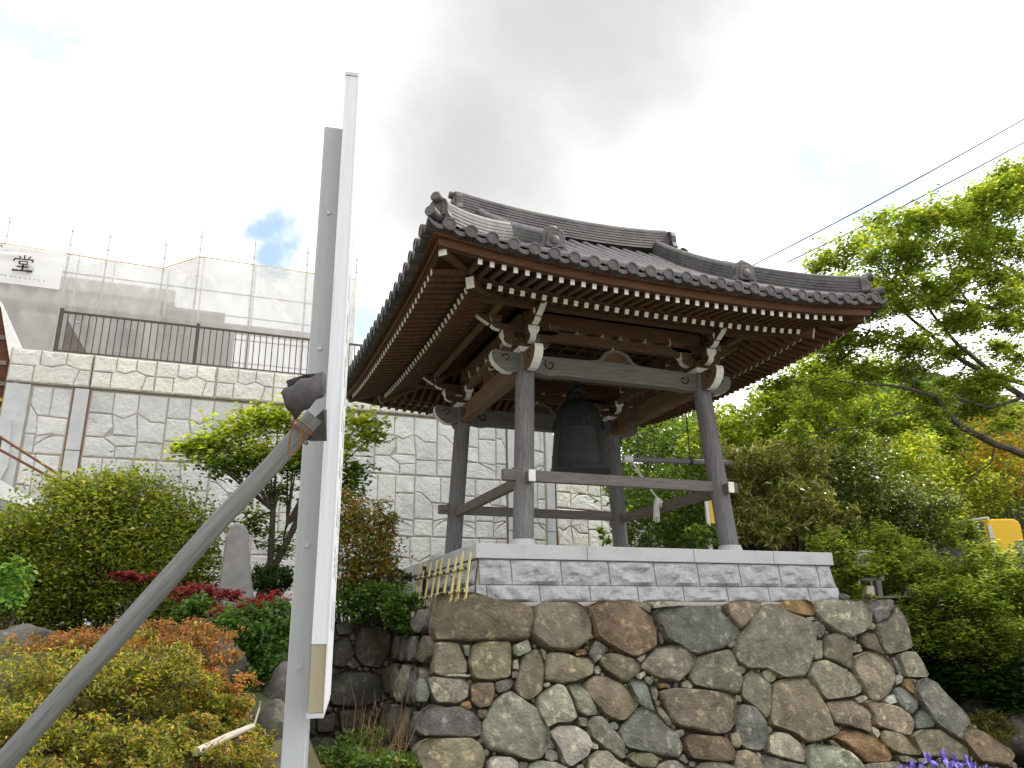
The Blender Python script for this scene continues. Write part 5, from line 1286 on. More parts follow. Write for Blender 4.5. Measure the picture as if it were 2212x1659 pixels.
bx = thing('garden_bench', D(1880, 1290, 10.2), 'dark wooden bench with a beige box on it behind the corner of the rubble wall', 'bench')
c1 = D(1905, 1288, 10.2); q = MB(); frame_box(q, c1, vd, vr, .42, -.12, .12, c1.z-.03, c1.z); q.build('seat', M['housedark'], bx, bevel=.004)
q = MB(); frame_box(q, c1-vr*.02+vd*.02, vd, vr, .035, -.03, .03, -1.0, c1.z+.22); q.build('post', M['housedark'], bx)
q = MB(); frame_box(q, c1-vr*.15+vd*.02, vd, vr, .22, -.03, .03, c1.z+.20, c1.z+.25); q.build('back_rail', M['housedark'], bx)
for s_ in (-.36, .36):
    q = MB(); frame_box(q, c1+vr*s_, vd, vr, .03, -.1, .1, -1.0, c1.z-.032); q.build('leg', M['housedark'], bx)
bb_ = MB(); c2_ = D(1875, 1277, 10.2); frame_box(bb_, c2_, vd, vr, .065, -.05, .05, c1.z+.003, c1.z+.13); tag(bb_.build('small_box', M['cream'], bevel=.008), 'small beige box on the dark bench behind the rubble wall corner', 'box')
ys_ = thing('yellow_sign', D(1533, 1105, 11.6), 'narrow white and yellow marker post seen left of the right front pillar', 'marker post')
c1 = D(1532, 1102, 11.6); q = MB(); frame_box(q, c1-vr*.035, vd, vr, .028, -.02, .02, -.9, c1.z+.13); q.build('post', M['white'], ys_, bevel=.006)
q = MB(); frame_box(q, c1+vr*.03, vd, vr, .035, -.02, .02, c1.z-.2, c1.z+.14); q.build('yellow_panel', M['yellow'], ys_, bevel=.006)
for k_, (a_, b2, lb_) in enumerate((((1560, 607), (2330, 190), 'uppermost of the three thin black power lines at right'), ((1700, 567), (2330, 243), 'middle one of the three thin black power lines at right'), ((1800, 605), (2330, 275), 'lowest of the three thin power lines, passing through the big tree'))):
    q = MB(); pa, pb2 = D(*a_, 22), D(*b2, 20)
    q.tube([pa.lerp(pb2, t)-Z*.10*math.sin(math.pi*t) for t in np.linspace(0, 1, 16)], .017, 5); tag(q.build('power_line', M['wire_black']), lb_, 'power line', 'power lines')

# ================================================================ PLANTS
class Leaves:
    """thousands of small folded leaves gathered in clumps; every leaf is four points"""
    def __init__(s, seed=0): s.rng = np.random.default_rng(seed); s.P = []; s.S = []; s.C = []; s.F = []; s.H = []
    def add(s, pts, size, pal, flat=.35, aspect=.5, vary=.28, tone=None):
        n = len(pts); r = s.rng; pts = np.asarray(pts, float)
        pal_c = np.array([p[:3] for p in pal]); w = np.array([p[3] if len(p) > 3 else 1 for p in pal], float); w /= w.sum()
        ci = r.choice(len(pal), n, p=w); c = pal_c[ci]*(1+vary*(r.random((n, 1))*2-1))*(1+.10*(r.random((n, 3))*2-1))
        if tone is not None: c = c*np.asarray(tone)[:, None]
        s.P.append(pts); s.S.append(size*r.uniform(.65, 1.35, n)); s.C.append(np.clip(c, 0.004, .95)); s.F.append(np.full(n, flat)); s.H.append(np.full(n, aspect))
    def blob(s, c, rad, n, size, pal, flat=.35, aspect=.5, shell=.62, per=22, sig=.16, vary=.28, cut=None):
        """leaf clumps through an ellipsoid, denser towards its surface"""
        r = s.rng; k = max(3, n//per); c = np.array(c); rad = np.array(rad)
        d = r.normal(size=(k, 3)); d /= np.linalg.norm(d, axis=1)[:, None]
        rr = shell+(1-shell)*r.random(k)**.6; rr[r.random(k) < .22] *= r.random()*.7+.2
        cl = c+d*rad*rr[:, None]
        ctone = r.uniform(.62, 1.25, k)
        idx = r.integers(0, k, n)
        pts = cl[idx]+r.normal(size=(n, 3))*sig*rad.mean()*np.array([1, 1, .75])
        tone = ctone[idx]
        if cut is not None:
            m = cut(pts); pts, tone = pts[m], tone[m]
        s.add(pts, size, pal, flat, aspect, vary, tone)
        return cl
    def build(s, name, mt, parent=None):
        P = np.concatenate(s.P); S_ = np.concatenate(s.S); C = np.concatenate(s.C); F = np.concatenate(s.F); A = np.concatenate(s.H); n = len(P); r = s.rng
        nr = r.normal(size=(n, 3)); nr /= np.linalg.norm(nr, axis=1)[:, None]
        nr[:, 2] = np.abs(nr[:, 2]); nr = nr*(1-F[:, None])+np.array([0, 0, 1.0])*F[:, None]*1.4; nr /= np.linalg.norm(nr, axis=1)[:, None]
        t = r.normal(size=(n, 3)); t -= nr*(t*nr).sum(1)[:, None]; t /= np.linalg.norm(t, axis=1)[:, None]
        b_ = np.cross(nr, t); L = S_[:, None]; Wd = (S_*A)[:, None]
        v = np.empty((n, 4, 3)); v[:, 0] = P-t*L*.5; v[:, 1] = P+b_*Wd*.5+nr*L*.08-t*L*.05; v[:, 2] = P+t*L*.5-nr*L*.10; v[:, 3] = P-b_*Wd*.5+nr*L*.08-t*L*.05
        if parent is not None: v -= np.array(parent.location)
        me = bpy.data.meshes.new(name); me.vertices.add(n*4); me.loops.add(n*4); me.polygons.add(n)
        me.vertices.foreach_set('co', v.reshape(-1).astype(np.float32))
        me.loops.foreach_set('vertex_index', np.arange(n*4, dtype=np.int32)); me.polygons.foreach_set('loop_start', np.arange(0, n*4, 4, dtype=np.int32))
        me.update(calc_edges=True)
        a = me.color_attributes.new('col', 'FLOAT_COLOR', 'POINT'); cc = np.ones((n, 4, 4), np.float32); cc[:, :, :3] = C[:, None, :]
        a.data.foreach_set('color', cc.reshape(-1)); me.materials.append(mt)
        o = bpy.data.objects.new(name, me); COL.objects.link(o)
        if parent is not None: o.parent = parent
        return o
def W3(u, v, d): return np.array(D(u, v, d))
def pxr(ru, d): return ru*d/FPX
GRN = [(0.12, 0.196, 0.0278, 3), (0.179, 0.253, 0.0379, 2), (0.0718, 0.127, 0.0228, 2)]
YGR = [(0.299, 0.368, 0.0379, 3), (0.407, 0.46, 0.0633, 2), (0.179, 0.265, 0.0379, 2)]
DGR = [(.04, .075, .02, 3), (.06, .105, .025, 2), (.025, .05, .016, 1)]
def bush(name, label, cat, ells, size, pal, seed, flat=.3, aspect=.5, dens=1.0, mt='leaf', per=22, group=None, shell=.6, stems=3, sig=.16, depth_k=.8, cut=None, twigs=True, mounds=0):
    """ells: (u, v, ru, rv, distance, count): each blob gets its own place, size and depth in the world"""
    c0 = W3(*ells[0][:2], ells[0][4]); gz = bank_z(c0[0], c0[1]) if abs(c0[0]) < 18 and -9 < c0[1] < 11 else -.7
    root = thing(name, (c0[0], c0[1], gz), label, cat, group)
    L = Leaves(seed); tw = MB(); r = random.Random(seed)
    if mounds:
        E2 = []
        for u, v, ru, rv, d, n in ells:
            for k in range(mounds):
                a = 2.4*k+r.uniform(-.5, .5); q = math.sqrt((k+.5)/mounds)*.86; s_ = r.uniform(.42, .6)
                E2.append((u+ru*q*math.cos(a), v+rv*q*math.sin(a), max(ru*s_, rv*.5), rv*s_*1.15, d+pxr((ru+rv)*.5, d)*r.uniform(-.55, .45)*(1-q*.5), int(n/mounds*r.uniform(.8, 1.25))))
        ells = E2
    for u, v, ru, rv, d, n in ells:
        rad = (pxr(ru, d), pxr((ru+rv)/2*depth_k, d), pxr(rv, d))
        cl = L.blob(W3(u, v, d), rad, int(n*dens), size, pal, flat, aspect, shell, per, sig, cut=cut)
        if twigs:
            cc = W3(u, v, d); base = Vector((c0[0]+(cc[0]-c0[0])*.25, c0[1]+(cc[1]-c0[1])*.25, gz))
            for q in cl[:min(7, len(cl))]:
                q = base.lerp(Vector(q), .7); mid = base.lerp(q, .55)+Vector((r.uniform(-.05, .05), r.uniform(-.05, .05), .05)); w = max(.006, .012*(q-base).length)
                tw.tube([base, mid, q], [w, w*.7, w*.25], 5)
    L.build('foliage', M[mt], root)
    if twigs: tw.build('stems', M['bark'], root, smooth=True)
    return root

# ---- left garden
bush('round_shrub', 'large rounded green shrub left of the slanting prop log', 'shrub',
     [(240, 1180, 225, 155, 8.8, 13500) , (30, 1180, 90, 80, 8.6, 3000), (90, 1230, 150, 130, 8.4, 6000), (370, 1225, 95, 125, 8.9, 5200), (240, 1080, 130, 60, 9.0, 3800), (60, 1300, 120, 70, 8.0, 2600), (330, 1300, 150, 60, 8.5, 2800)],
     .055, [(.16, .21, .025, 3), (.24, .27, .035, 2), (.085, .125, .018, 2), (.27, .24, .06, .6)], 31, .3, .5, per=30, dens=1.5)
bush('green_weed', 'bright green leafy weed at the left edge beneath the round shrub', 'plant', [(20, 1270, 34, 70, 7.2, 900)], .05, [(.12, .25, .05, 2), (.17, .32, .07, 1)], 32, .3, .7, twigs=True)
AZ = [(.30, .29, .045, 3), (.20, .23, .035, 3), (.36, .21, .06, 1.2), (.09, .115, .03, 2.8), (.42, .39, .06, .8)]
AZO = [(.44, .18, .075, 3), (.50, .25, .12, 1.5), (.28, .21, .05, 2), (.13, .12, .035, 1.8), (.45, .12, .13, .3)]
bush('azalea_bush', 'low yellow green azalea in front of the prop log at the lower left', 'shrub',
     [(120, 1500, 190, 95, 4.9, 7500), (330, 1480, 130, 80, 5.2, 5200), (70, 1600, 150, 75, 4.4, 4200), (440, 1545, 90, 60, 5.3, 3600), (530, 1600, 60, 45, 5.2, 2000), (290, 1620, 150, 55, 4.5, 3600)], .034, AZ, 33, .15, .38, per=24, sig=.17, mounds=8, dens=1.15)
bush('azalea_bush', 'orange tinged azalea sprawling between the prop log and the ivy', 'shrub',
     [(300, 1370, 170, 32, 6.1, 3000), (430, 1420, 75, 75, 5.8, 3000), (480, 1510, 60, 65, 5.5, 2400), (160, 1400, 130, 35, 5.8, 2200)], .034, AZO, 34, .15, .38, per=22, mounds=6, dens=1.1)
bush('azalea_bush', 'golden azalea sprigs around the fallen stick at the bottom edge', 'shrub',
     [(500, 1640, 110, 40, 4.7, 2800), (400, 1580, 110, 40, 4.9, 2000), (150, 1668, 190, 30, 4.2, 2600)], .030, AZ+[(.42, .17, .06, 1)], 35, .15, .38, mounds=5)
RED = [(.20, .028, .045, 3), (.28, .05, .07, 2), (.12, .018, .028, 1)]
bush('red_maple', 'low crimson leaved maple sprays in front of the memorial stone', 'shrub',
     [(290, 1246, 50, 11, 7.6, 520), (425, 1290, 50, 36, 7.4, 1000), (490, 1284, 50, 14, 7.6, 420), (545, 1318, 75, 26, 6.9, 1300), (585, 1297, 45, 22, 7.2, 600), (470, 1345, 30, 22, 6.8, 260), (480, 1440, 45, 12, 6.4, 260)], .05, RED, 36, .5, .4, per=18, shell=.3)
bush('ivy', 'deep green ivy hanging over the rocks left of the sign post', 'ivy',
     [(530, 1390, 95, 75, 6.6, 5200), (560, 1460, 50, 60, 6.4, 2200), (600, 1350, 40, 50, 6.8, 1800), (440, 1330, 60, 40, 7.2, 1500)], .042, [(.05, .115, .02, 3), (.08, .16, .03, 2), (.12, .20, .04, 1)], 37, .2, .8, twigs=False)
bush('clipped_shrub', 'small dark green clipped shrub right of the memorial stone', 'shrub', [(588, 1250, 52, 30, 9.2, 2600)], .045, DGR, 38, .2, .5)
# young maple with bright spring leaves
root = thing('maple_tree', tuple(D(560, 1290, 9.8)), 'young maple with bright yellow green leaves behind the sign post', 'tree')
L = Leaves(41); br = MB(); base = D(560, 1290, 9.8)
pads = [(430, 975, 75, 22, 9.6, 1100), (520, 925, 80, 25, 9.8, 1400), (470, 950, 70, 22, 9.6, 1000), (570, 900, 60, 22, 9.8, 900), (400, 965, 45, 14, 9.5, 500), (520, 1000, 90, 25, 9.7, 1200), (620, 985, 60, 25, 9.9, 900), (600, 905, 70, 28, 10, 1400), (560, 980, 90, 26, 9.7, 1500), (480, 1010, 70, 20, 9.5, 800), (640, 950, 60, 28, 10, 900), (780, 910, 70, 20, 10, 1100), (800, 945, 50, 20, 10, 650), (745, 960, 50, 25, 10, 650),
        (640, 1010, 60, 30, 9.8, 900), (760, 1020, 45, 30, 10, 800), (600, 1060, 55, 30, 9.9, 600), (545, 1130, 45, 45, 10, 900), (610, 1180, 50, 30, 10, 500), (760, 1060, 40, 30, 9.9, 500), (700, 990, 60, 40, 10, 900)]
r = random.Random(9)
for u, v, ru, rv, d, n in pads:
    pal = YGR if v < 1000 else GRN
    cl = L.blob(W3(u, v, d), (pxr(ru, d), pxr(ru*.8, d), pxr(rv, d)), int(n*.42), .082, pal, .5, .55, .05, 7, .26)
    tgt = D(u, v, d); j = base.lerp(D(640, 1080, 9.9), .75) if u > 600 else base.lerp(D(600, 1060, 9.8), .8)
    br.tube([j, j.lerp(tgt, .5)+Z*.05, tgt], [.018, .012, .005], 6)
    for q in cl[:8]: br.tube([tgt, Vector(q)], [.005, .002], 4)
br.tube([base-Z*.6, base, base.lerp(D(600, 1160, 9.9), .6), D(590, 1100, 9.8), D(600, 1060, 9.8)], [.06, .05, .042, .035, .025], 9)
br.tube([base, D(590, 1230, 9.9), D(640, 1130, 9.9), D(690, 1060, 10), D(640, 1080, 9.9)], [.05, .045, .04, .03, .015], 9)
L.build('crown', M['leaf'], root); br.build('trunk', M['bark'], root, smooth=True)
bush('bronze_shrub', 'reddish green shrub growing between the sign board and the bamboo panel', 'shrub',
     [(775, 1190, 85, 90, 8.7, 3800), (800, 1120, 60, 50, 8.8, 1500), (810, 1230, 60, 60, 8.6, 1700), (740, 1110, 40, 60, 8.9, 900)], .052, [(.14, .17, .03, 3), (.26, .15, .045, 2), (.36, .18, .06, 1.2), (.10, .14, .025, 2)], 42, .3, .45)
bush('leafy_plant', 'green foliage spilling over the old wall below the bamboo panel', 'plant',
     [(800, 1300, 75, 40, 8.3, 2200), (865, 1310, 40, 45, 8.0, 1500), (735, 1290, 45, 40, 8.4, 900), (880, 1345, 20, 25, 7.9, 400)], .05, [(.06, .12, .025, 3), (.09, .17, .03, 2), (.15, .22, .03, .8)], 43, .25, .55, twigs=False)
bush('conifer_twigs', 'dark low twigs against the side of the granite platform', 'plant', [(862, 1255, 30, 25, 8.9, 700)], .05, DGR, 44, .2, .35)
# weeds and dry grass at the foot of the old wall
bush('weed_patch', 'green weeds at the bottom edge between sign post and sunlit rubble wall', 'weeds',
     [(730, 1645, 80, 30, 6.2, 1500), (830, 1655, 70, 30, 6.0, 1300), (780, 1600, 60, 25, 6.6, 500)], .055, [(.07, .14, .03, 3), (.11, .19, .04, 2), (.22, .19, .05, 1)], 45, .1, .35, twigs=False)
dg = MB(); r = random.Random(12)
for k in range(60):
    u, v = r.uniform(745, 870), r.uniform(1490, 1640); a_ = D(u, 1650+r.uniform(-10, 30), r.uniform(6.3, 7.0)); t_ = D(u+r.uniform(-10, 60), v-r.uniform(0, 60), r.uniform(6.5, 7.1))
    dg.tube([a_, a_.lerp(t_, .55)+Vector((r.uniform(-.06, .06), 0, .05)), t_], [.002, .0018, .0008], 4)
tag(dg.build('dry_grass', M['straw']), 'dry brown grass stalks before the old shaded wall', 'grass', kind='stuff')
# irises
def iris_proto(seed):
    r = random.Random(seed); root = thing('iris', (0, 0, 0), 'iris', 'flower', 'purple irises')
    st_ = MB(); h_ = 0
    st_.tube([(0, 0, -.62), (.01, 0, -.3), (0, 0, 0)], [.006, .0055, .004], 6)
    for k in range(3):
        a = r.uniform(0, 6.28); w = .02; P_ = [Vector((.02*math.cos(a)*i+.06*math.cos(a)*(i/5)**2, .02*math.sin(a)*i+.06*math.sin(a)*(i/5)**2, -.62+.095*i)) for i in range(6)]
        s_ = Vector((-math.sin(a), math.cos(a), 0))
        base_ = len(st_.v)
        for i, p in enumerate(P_): ww = w*(1-i/5.2); st_.v += [tuple(p+s_*ww), tuple(p-s_*ww)]
        for i in range(5): st_.f.append([base_+2*i, base_+2*i+1, base_+2*i+3, base_+2*i+2]); st_.m.append(0)
    st_.build('stem', M['stem'], root, smooth=True)
    bd = MB(); bd.lathe((.012, .0, -.10), [(.002, 0), (.009, .02), (.010, .05), (.004, .085)], 8); bd.build('bud', M['bud'], root, smooth=True)
    fl = MB()
    for k in range(6):
        a = k*math.pi/3+r.uniform(-.15, .15); dr = Vector((math.cos(a), math.sin(a), 0)); s_ = Vector((-math.sin(a), math.cos(a), 0))
        up = k % 2 == 0; prof_ = [(0, 0, .006), (.022, .03, .017), (.045, .042, .023), (.062, .03, .018), (.074, .012, .006)] if not up else [(0, 0, .005), (.014, .028, .012), (.026, .055, .017), (.034, .078, .013), (.038, .092, .004)]
        if not up: prof_ = [(x_, .02*math.sin(x_*40)-.35*max(0, x_-.03)*1.4, w_) for x_, z_, w_ in prof_]
        base_ = len(fl.v)
        for x_, z_, w_ in prof_:
            for e in (-1, 0, 1): fl.v.append(tuple(dr*x_+s_*w_*e+Z*(z_+(.004 if e == 0 else r.uniform(-.006, .008)))))
        for i in range(len(prof_)-1):
            for e in (0, 1): o_ = base_+i*3+e; fl.f.append([o_, o_+1, o_+4, o_+3]); fl.m.append(0)
    fl.build('petals', M['purple'], root, smooth=True)
    return root
protos = [iris_proto(s_) for s_ in (1, 2, 3)]
spots = [(1945, 1650, 4.9), (1968, 1640, 5.1), (1990, 1652, 4.8), (2008, 1622, 5.2), (2022, 1645, 4.9), (2040, 1618, 5.2), (2052, 1640, 5.0), (2066, 1625, 5.3), (2078, 1648, 4.9), (2092, 1630, 5.2), (2105, 1642, 5.0), (2120, 1655, 4.9), (2140, 1650, 5.2), (1955, 1662, 4.6), (2000, 1668, 4.6), (2035, 1664, 4.7), (2062, 1662, 4.6), (2095, 1664, 4.7), (1925, 1665, 4.8), (2160, 1662, 5.0)]
r = random.Random(4)
for i, (u, v, d) in enumerate(spots):
    o = protos[i] if i < 3 else copy_tree(protos[i % 3])
    o.location = D(u, v+26, d); o.rotation_euler = (r.uniform(-.15, .15), r.uniform(-.15, .15), r.uniform(0, 6.28)); o.scale = (.72,)*3
    o['label'] = 'purple iris in the clump at the lower right corner before the rubble wall'

# ---- right: shrubs and trees behind the tower
OLV = [(.25, .27, .065, 3), (.36, .35, .10, 2), (.15, .20, .04, 2.5), (.48, .42, .18, .8)]
GGR = [(0.156, 0.213, 0.055, 3), (0.247, 0.3, 0.0825, 2), (0.39, 0.425, 0.151, 1.5), (0.0585, 0.0875, 0.0302, 2)]
bush('leafy_tree', 'dense mid green tree filling the background right of the concrete wall', 'tree',
     [(1780, 1000, 260, 190, 19.5, 9000), (2050, 1060, 220, 170, 20, 7000), (1560, 1040, 190, 150, 19, 6500), (1880, 880, 170, 90, 20, 3800), (1420, 1010, 120, 130, 19, 4500), (1420, 930, 110, 50, 18, 2500)], .16, [(0.126, 0.209, 0.0327, 3), (0.211, 0.297, 0.0446, 2), (0.0842, 0.135, 0.0267, 2)], 51, .25, .5, per=30, sig=.13)
bush('bright_shrub', 'sunny yellow green tree touching the roof corner behind the right front pillar', 'tree',
     [(1640, 910, 120, 70, 14.5, 5200), (1740, 845, 110, 75, 14.8, 4200), (1580, 985, 90, 70, 14.3, 2600), (1800, 930, 90, 70, 15, 2400)], .085, YGR+[(.12, .19, .02, 2)], 52, .3, .5, per=24, sig=.2, mounds=6)
bush('evergreen_shrub', 'glossy evergreen seen between the two right hand pillars', 'shrub',
     [(1430, 960, 90, 60, 15.5, 2600), (1440, 1060, 100, 60, 14.5, 2600), (1400, 1140, 80, 60, 13.5, 2400), (1490, 1120, 80, 65, 13.2, 2600), (1540, 1050, 70, 60, 14, 1800), (1520, 1158, 45, 24, 11.3, 700)], .075, [(0.117, 0.213, 0.0275, 3), (0.195, 0.312, 0.0413, 2), (0.364, 0.4, 0.0688, 1), (0.0585, 0.112, 0.0248, 2)], 53, .25, .5, mt='glossleaf', per=20)
bush('olive_shrub', 'olive brown narrow leaved shrub right of the right front pillar', 'shrub',
     [(1640, 1040, 90, 70, 13.2, 3200), (1690, 1110, 110, 70, 12.8, 3600), (1620, 1140, 70, 50, 12.5, 1800), (1590, 1090, 60, 60, 13, 1400), (1580, 1000, 60, 45, 13.3, 1100), (1730, 1010, 70, 60, 13.4, 1500), (1760, 1120, 80, 50, 12.7, 1500)], .12, OLV, 54, .1, .24, per=14, mt='glossleaf', mounds=6, dens=1.25, sig=.2)
bush('camellia_bush', 'dark grey green bush with shining leaves behind the platform right corner', 'shrub',
     [(1800, 1070, 120, 90, 13.8, 4800), (1900, 1110, 120, 75, 13.5, 4200), (1830, 1000, 90, 60, 14, 2200), (1760, 1150, 90, 50, 12.8, 2200), (1990, 1120, 90, 60, 13.5, 2600)], .07, GGR, 55, .3, .5, mt='glossleaf', per=20, mounds=6, dens=1.25, sig=.2)
bush('yellow_green_tree', 'light yellow green tree above the yellow vehicle', 'tree',
     [(2010, 1010, 110, 75, 16.5, 3400), (2080, 1060, 130, 55, 16, 3200), (1950, 960, 80, 60, 17, 2000)], .09, [(0.299, 0.38, 0.0443, 3), (0.431, 0.46, 0.0759, 2), (0.167, 0.23, 0.0316, 2)], 56, .4, .5)
bush('orange_maple', 'maple with orange and yellow leaves at the right edge above the yellow vehicle', 'tree',
     [(2150, 930, 80, 60, 17, 1900), (2190, 1010, 70, 70, 16.5, 1900), (2110, 1000, 60, 40, 16.5, 1000)], .09, [(0.478, 0.276, 0.0506, 2), (0.359, 0.299, 0.0506, 2), (0.191, 0.218, 0.0379, 2)], 57, .5, .5)
bush('conifer', 'dark conifer seen in the gap below the big maple branches', 'tree', [(1985, 960, 50, 50, 26, 1800), (1930, 915, 60, 40, 27, 1500), (2020, 985, 40, 45, 26, 1000)], .14, [(.02, .04, .018, 3), (.035, .06, .022, 1)], 58, .1, .35)
bush('low_hedge', 'spreading green hedge right of the rubble wall corner', 'hedge',
     [(1870, 1215, 110, 60, 11.6, 3600), (1990, 1235, 130, 60, 11, 4200), (2110, 1250, 130, 65, 10.6, 4200), (2310, 1230, 120, 90, 12, 3000), (1850, 1290, 60, 40, 11.2, 1500), (1832, 1238, 24, 44, 10.0, 900), (1862, 1236, 26, 14, 9.95, 420), (1915, 1228, 42, 24, 9.95, 1100), (1900, 1170, 110, 40, 11.5, 2200), (2092, 1160, 36, 46, 13.6, 2200), (2150, 1215, 70, 28, 13.2, 1500), (2030, 1150, 60, 40, 13.4, 1500), (1845, 1285, 22, 18, 9.9, 420)], .07, [(0.203, 0.287, 0.0379, 3), (0.323, 0.38, 0.0696, 2), (0.102, 0.161, 0.0253, 2), (0.454, 0.471, 0.177, 0.9)], 59, .5, .5, per=20, mounds=5, sig=.2)
bush('low_hedge', 'nearer tiered hedge hanging over the dark gap beside the rubble wall', 'hedge',
     [(2080, 1330, 150, 55, 10, 4600), (2180, 1370, 110, 60, 9.6, 3400), (1990, 1350, 70, 45, 10.3, 1800), (2100, 1400, 110, 45, 9.8, 2400), (1975, 1300, 70, 35, 10.1, 1700), (2150, 1280, 110, 45, 9.9, 3200), (2300, 1340, 120, 80, 10.2, 3000)], .065, [(0.203, 0.287, 0.0379, 3), (0.335, 0.391, 0.101, 1.8), (0.102, 0.161, 0.0253, 2)], 60, .6, .5, per=18, mounds=6, sig=.2, twigs=False)
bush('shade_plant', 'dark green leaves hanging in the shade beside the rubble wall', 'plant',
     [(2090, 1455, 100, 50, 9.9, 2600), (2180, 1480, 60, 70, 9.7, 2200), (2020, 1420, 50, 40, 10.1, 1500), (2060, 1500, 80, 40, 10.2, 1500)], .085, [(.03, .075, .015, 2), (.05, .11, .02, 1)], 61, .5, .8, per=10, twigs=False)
bush('fern_clump', 'yellowish fern clump growing at the foot of the dark rocks', 'fern', [(2140, 1575, 60, 30, 9.0, 700)], .11, [(.12, .11, .02, 2), (.07, .08, .02, 2)], 62, .1, .14, per=12)
r = random.Random(8)
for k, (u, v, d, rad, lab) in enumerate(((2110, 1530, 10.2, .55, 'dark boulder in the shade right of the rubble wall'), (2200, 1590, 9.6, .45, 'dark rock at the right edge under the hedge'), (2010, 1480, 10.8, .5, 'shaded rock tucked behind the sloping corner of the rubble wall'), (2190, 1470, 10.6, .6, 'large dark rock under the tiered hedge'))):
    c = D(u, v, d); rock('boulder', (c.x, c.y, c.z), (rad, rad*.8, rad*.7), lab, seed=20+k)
cb = D(1900, 1312, 10); bush('ground_plant', 'pale yellow leaved plant on top of the rubble wall corner', 'plant', [(1880, 1296, 22, 12, 9.6, 160), (1940, 1325, 30, 14, 10, 260)], .06, [(.30, .30, .12, 2), (.2, .24, .08, 2)], 63, .2, .3)
rock('boulder', tuple(D(1822, 1291, 9.2)), (.08, .06, .045), 'small reddish stone at the right end of the granite base', seed=33)

# ---- big spreading tree at the right edge
bd = 12.2
root = thing('big_maple_tree', tuple(Vector((D(2420, 1300, bd).x, D(2420, 1300, bd).y, -.7))), 'big tree with long bare limbs and airy green leaf layers at the right edge', 'tree')
lb_ = MB(); tb0 = D(2420, 1300, bd); tb0.z = -.8
def limb(pts, r0, r1, d0, d1):
    n = len(pts); P_ = [D(u, v, d0+(d1-d0)*i/(n-1)) for i, (u, v) in enumerate(pts)]
    # wobble between the surveyed bends
    Q = []
    for i in range(n-1):
        for f_ in (0, .5): Q.append(P_[i].lerp(P_[i+1], f_)+Vector((0, 0, .012*math.sin(i*5+f_*9)))*(1 if f_ else 0))
    Q.append(P_[-1]); m_ = len(Q)
    lb_.tube(Q, [(r0+(r1-r0)*i/(m_-1))*.72 for i in range(m_)], 8); return Q
LIMBS = []
lb_.tube([tb0, D(2410, 1150, bd), D(2390, 1000, bd), D(2380, 800, bd), D(2400, 600, bd), D(2380, 400, bd)], [.24, .21, .19, .15, .10, .05], 12)
for pts, r0, r1, d0, d1 in (([(2390, 1010), (2300, 1000), (2212, 982), (2150, 960), (2080, 925), (2035, 885), (2020, 855), (1975, 843), (1915, 832), (1850, 830), (1790, 815)], .10, .012, 12.2, 11.2),
    ([(2385, 930), (2290, 905), (2212, 858), (2145, 817), (2090, 785), (2045, 757), (2010, 722), (1970, 690), (1935, 660), (1900, 640), (1850, 625)], .085, .010, 12.2, 12.8),
    ([(2385, 880), (2212, 828), (2150, 812), (2110, 778), (2070, 745), (2030, 700), (2000, 655), (1960, 615), (1935, 575)], .07, .010, 12.2, 12.0),
    ([(2385, 760), (2212, 705), (2140, 665), (2095, 655), (2030, 645), (1985, 640), (1920, 600), (1880, 560), (1830, 540)], .075, .008, 12.2, 13.2),
    ([(2385, 700), (2290, 650), (2212, 600), (2140, 560), (2090, 520), (2030, 500), (1960, 500)], .06, .008, 12.2, 12.8),
    ([(2395, 600), (2290, 500), (2212, 450), (2160, 430), (2110, 430)], .05, .008, 12.2, 12.4),
    ([(2212, 858), (2140, 880), (2060, 860), (1990, 905), (1920, 915), (1800, 930), (1730, 940)], .035, .006, 12.0, 11.5),
    ([(2150, 960), (2140, 1000), (2100, 1030), (2075, 1075), (2060, 1120)], .022, .005, 11.9, 11.6),
    ([(2080, 925), (2085, 970), (2080, 1010)], .012, .004, 11.9, 11.7), ([(2035, 885), (1990, 880), (1900, 905), (1830, 960)], .02, .005, 11.7, 11.2),
    ([(2010, 722), (1950, 730), (1880, 715), (1820, 700), (1780, 690)], .025, .006, 12.5, 11.8), ([(2095, 655), (2060, 610), (2050, 560), (2020, 520)], .022, .005, 12.4, 12.4), ([(2140, 560), (2130, 500), (2150, 460)], .02, .005, 12.3, 12.2)):
    LIMBS += limb(pts, r0, r1, d0, d1)
L = Leaves(71); BT = [(0.228, 0.317, 0.047, 3), (0.33, 0.415, 0.0671, 2), (0.127, 0.195, 0.0336, 2), (0.431, 0.451, 0.0805, .8)]
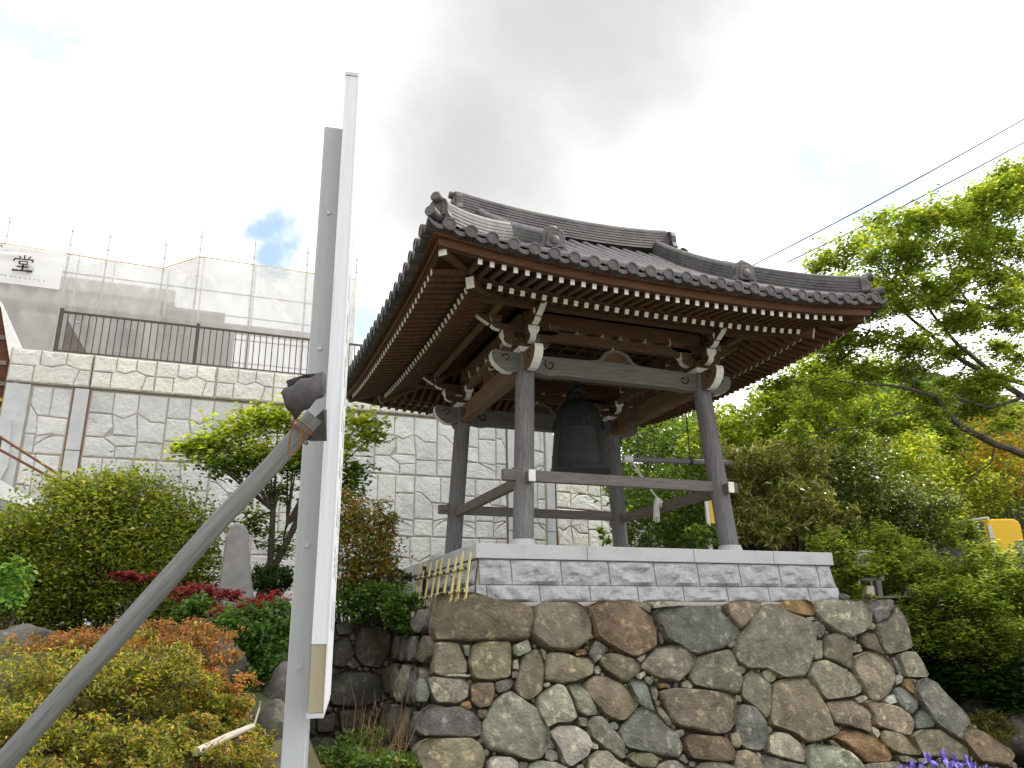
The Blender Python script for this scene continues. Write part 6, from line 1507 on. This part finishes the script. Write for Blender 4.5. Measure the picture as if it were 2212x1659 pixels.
pads = [(2190, 380, 60, 40), (2130, 430, 75, 32), (2190, 450, 60, 40), (2020, 462, 85, 32), (2085, 470, 60, 30), (1945, 480, 65, 30), (1895, 498, 75, 30), (1840, 530, 75, 26), (1790, 560, 55, 28), (1765, 580, 36, 22), (1960, 545, 90, 34), (2050, 530, 80, 40), (2130, 530, 70, 40), (2195, 540, 45, 50),
        (1900, 560, 70, 30), (2150, 600, 60, 40), (2080, 590, 60, 30), (2195, 640, 40, 50), (1900, 625, 60, 24), (1960, 660, 60, 28), (2040, 640, 60, 30), (1880, 675, 60, 24), (1850, 655, 50, 30), (2100, 690, 60, 30), (2180, 700, 50, 30), (1970, 745, 80, 34), (1880, 740, 65, 26), (1820, 735, 60, 26),
        (2060, 760, 55, 28), (2150, 750, 60, 30), (2195, 780, 40, 40), (1800, 775, 70, 24), (1745, 790, 70, 22), (1880, 790, 75, 24), (1980, 800, 60, 26), (2080, 830, 60, 26), (1760, 830, 60, 24), (1690, 830, 60, 22), (1830, 850, 70, 24), (1930, 865, 80, 24), (1750, 880, 60, 22), (1850, 900, 70, 22), (2010, 860, 60, 24), (2120, 870, 60, 24), (2190, 900, 40, 30), (1950, 920, 60, 20), (2070, 960, 50, 22), (2170, 920, 50, 22), (1840, 950, 50, 22), (1720, 930, 60, 26)]
r = random.Random(77)
while len(pads) < 135:                                    # fill the crown, leaving the sky gaps the limbs show against
    u, v = r.uniform(1745, 2215), r.uniform(360, 930)
    if v < 585-(u-1740)*.46 or v > 900 and u < 1800: continue
    if any(a < u < b and c < v < e for a, b, c, e in ((1785, 1965, 815, 915), (2035, 2110, 895, 985), (1905, 1990, 690, 725), (2080, 2140, 620, 670), (1960, 2020, 770, 800))): continue
    pads.append((u, v, r.uniform(35, 70), r.uniform(16, 30)))
r = random.Random(15); rn = np.random.default_rng(15)
for u, v, ru, rv in pads:
    d = r.uniform(11.3, 13.3); n = int(ru*rv*.36); c = W3(u, v, d)
    cl = L.blob(c, (pxr(ru, d), pxr(ru*.8, d), pxr(rv, d)), n, .072, BT, .55, .55, .15, 11, .15)
    cv = Vector(c); j = min(LIMBS, key=lambda q: (q-cv).length); L_ = (j-cv).length
    lb_.tube([j, j.lerp(cv, .5)+Vector((0, 0, -.03*L_)), cv], [.006+.008*L_, .004+.005*L_, .003], 5)
    for q in cl[::3][:9]: q = Vector(q); lb_.tube([cv.lerp(j, .15), cv.lerp(q, .6)+Z*.02, q], [.0035, .0025, .0012], 4)
L.build('crown', M['leaf'], root); lb_.build('trunk', M['bark'], root, smooth=True)
bush('sapling', 'thin green sapling against the sunlit concrete wall beyond the bell', 'plant', [(1306, 1150, 12, 30, 15.5, 160)], .09, GRN, 73, .3, .5)
# treetop showing over the roof
bush('conifer', 'tip of a distant tree just showing above the tiled roof', 'tree', [(1482, 545, 14, 14, 30, 160), (1478, 575, 20, 30, 30, 300)], .16, DGR, 72, .2, .4)
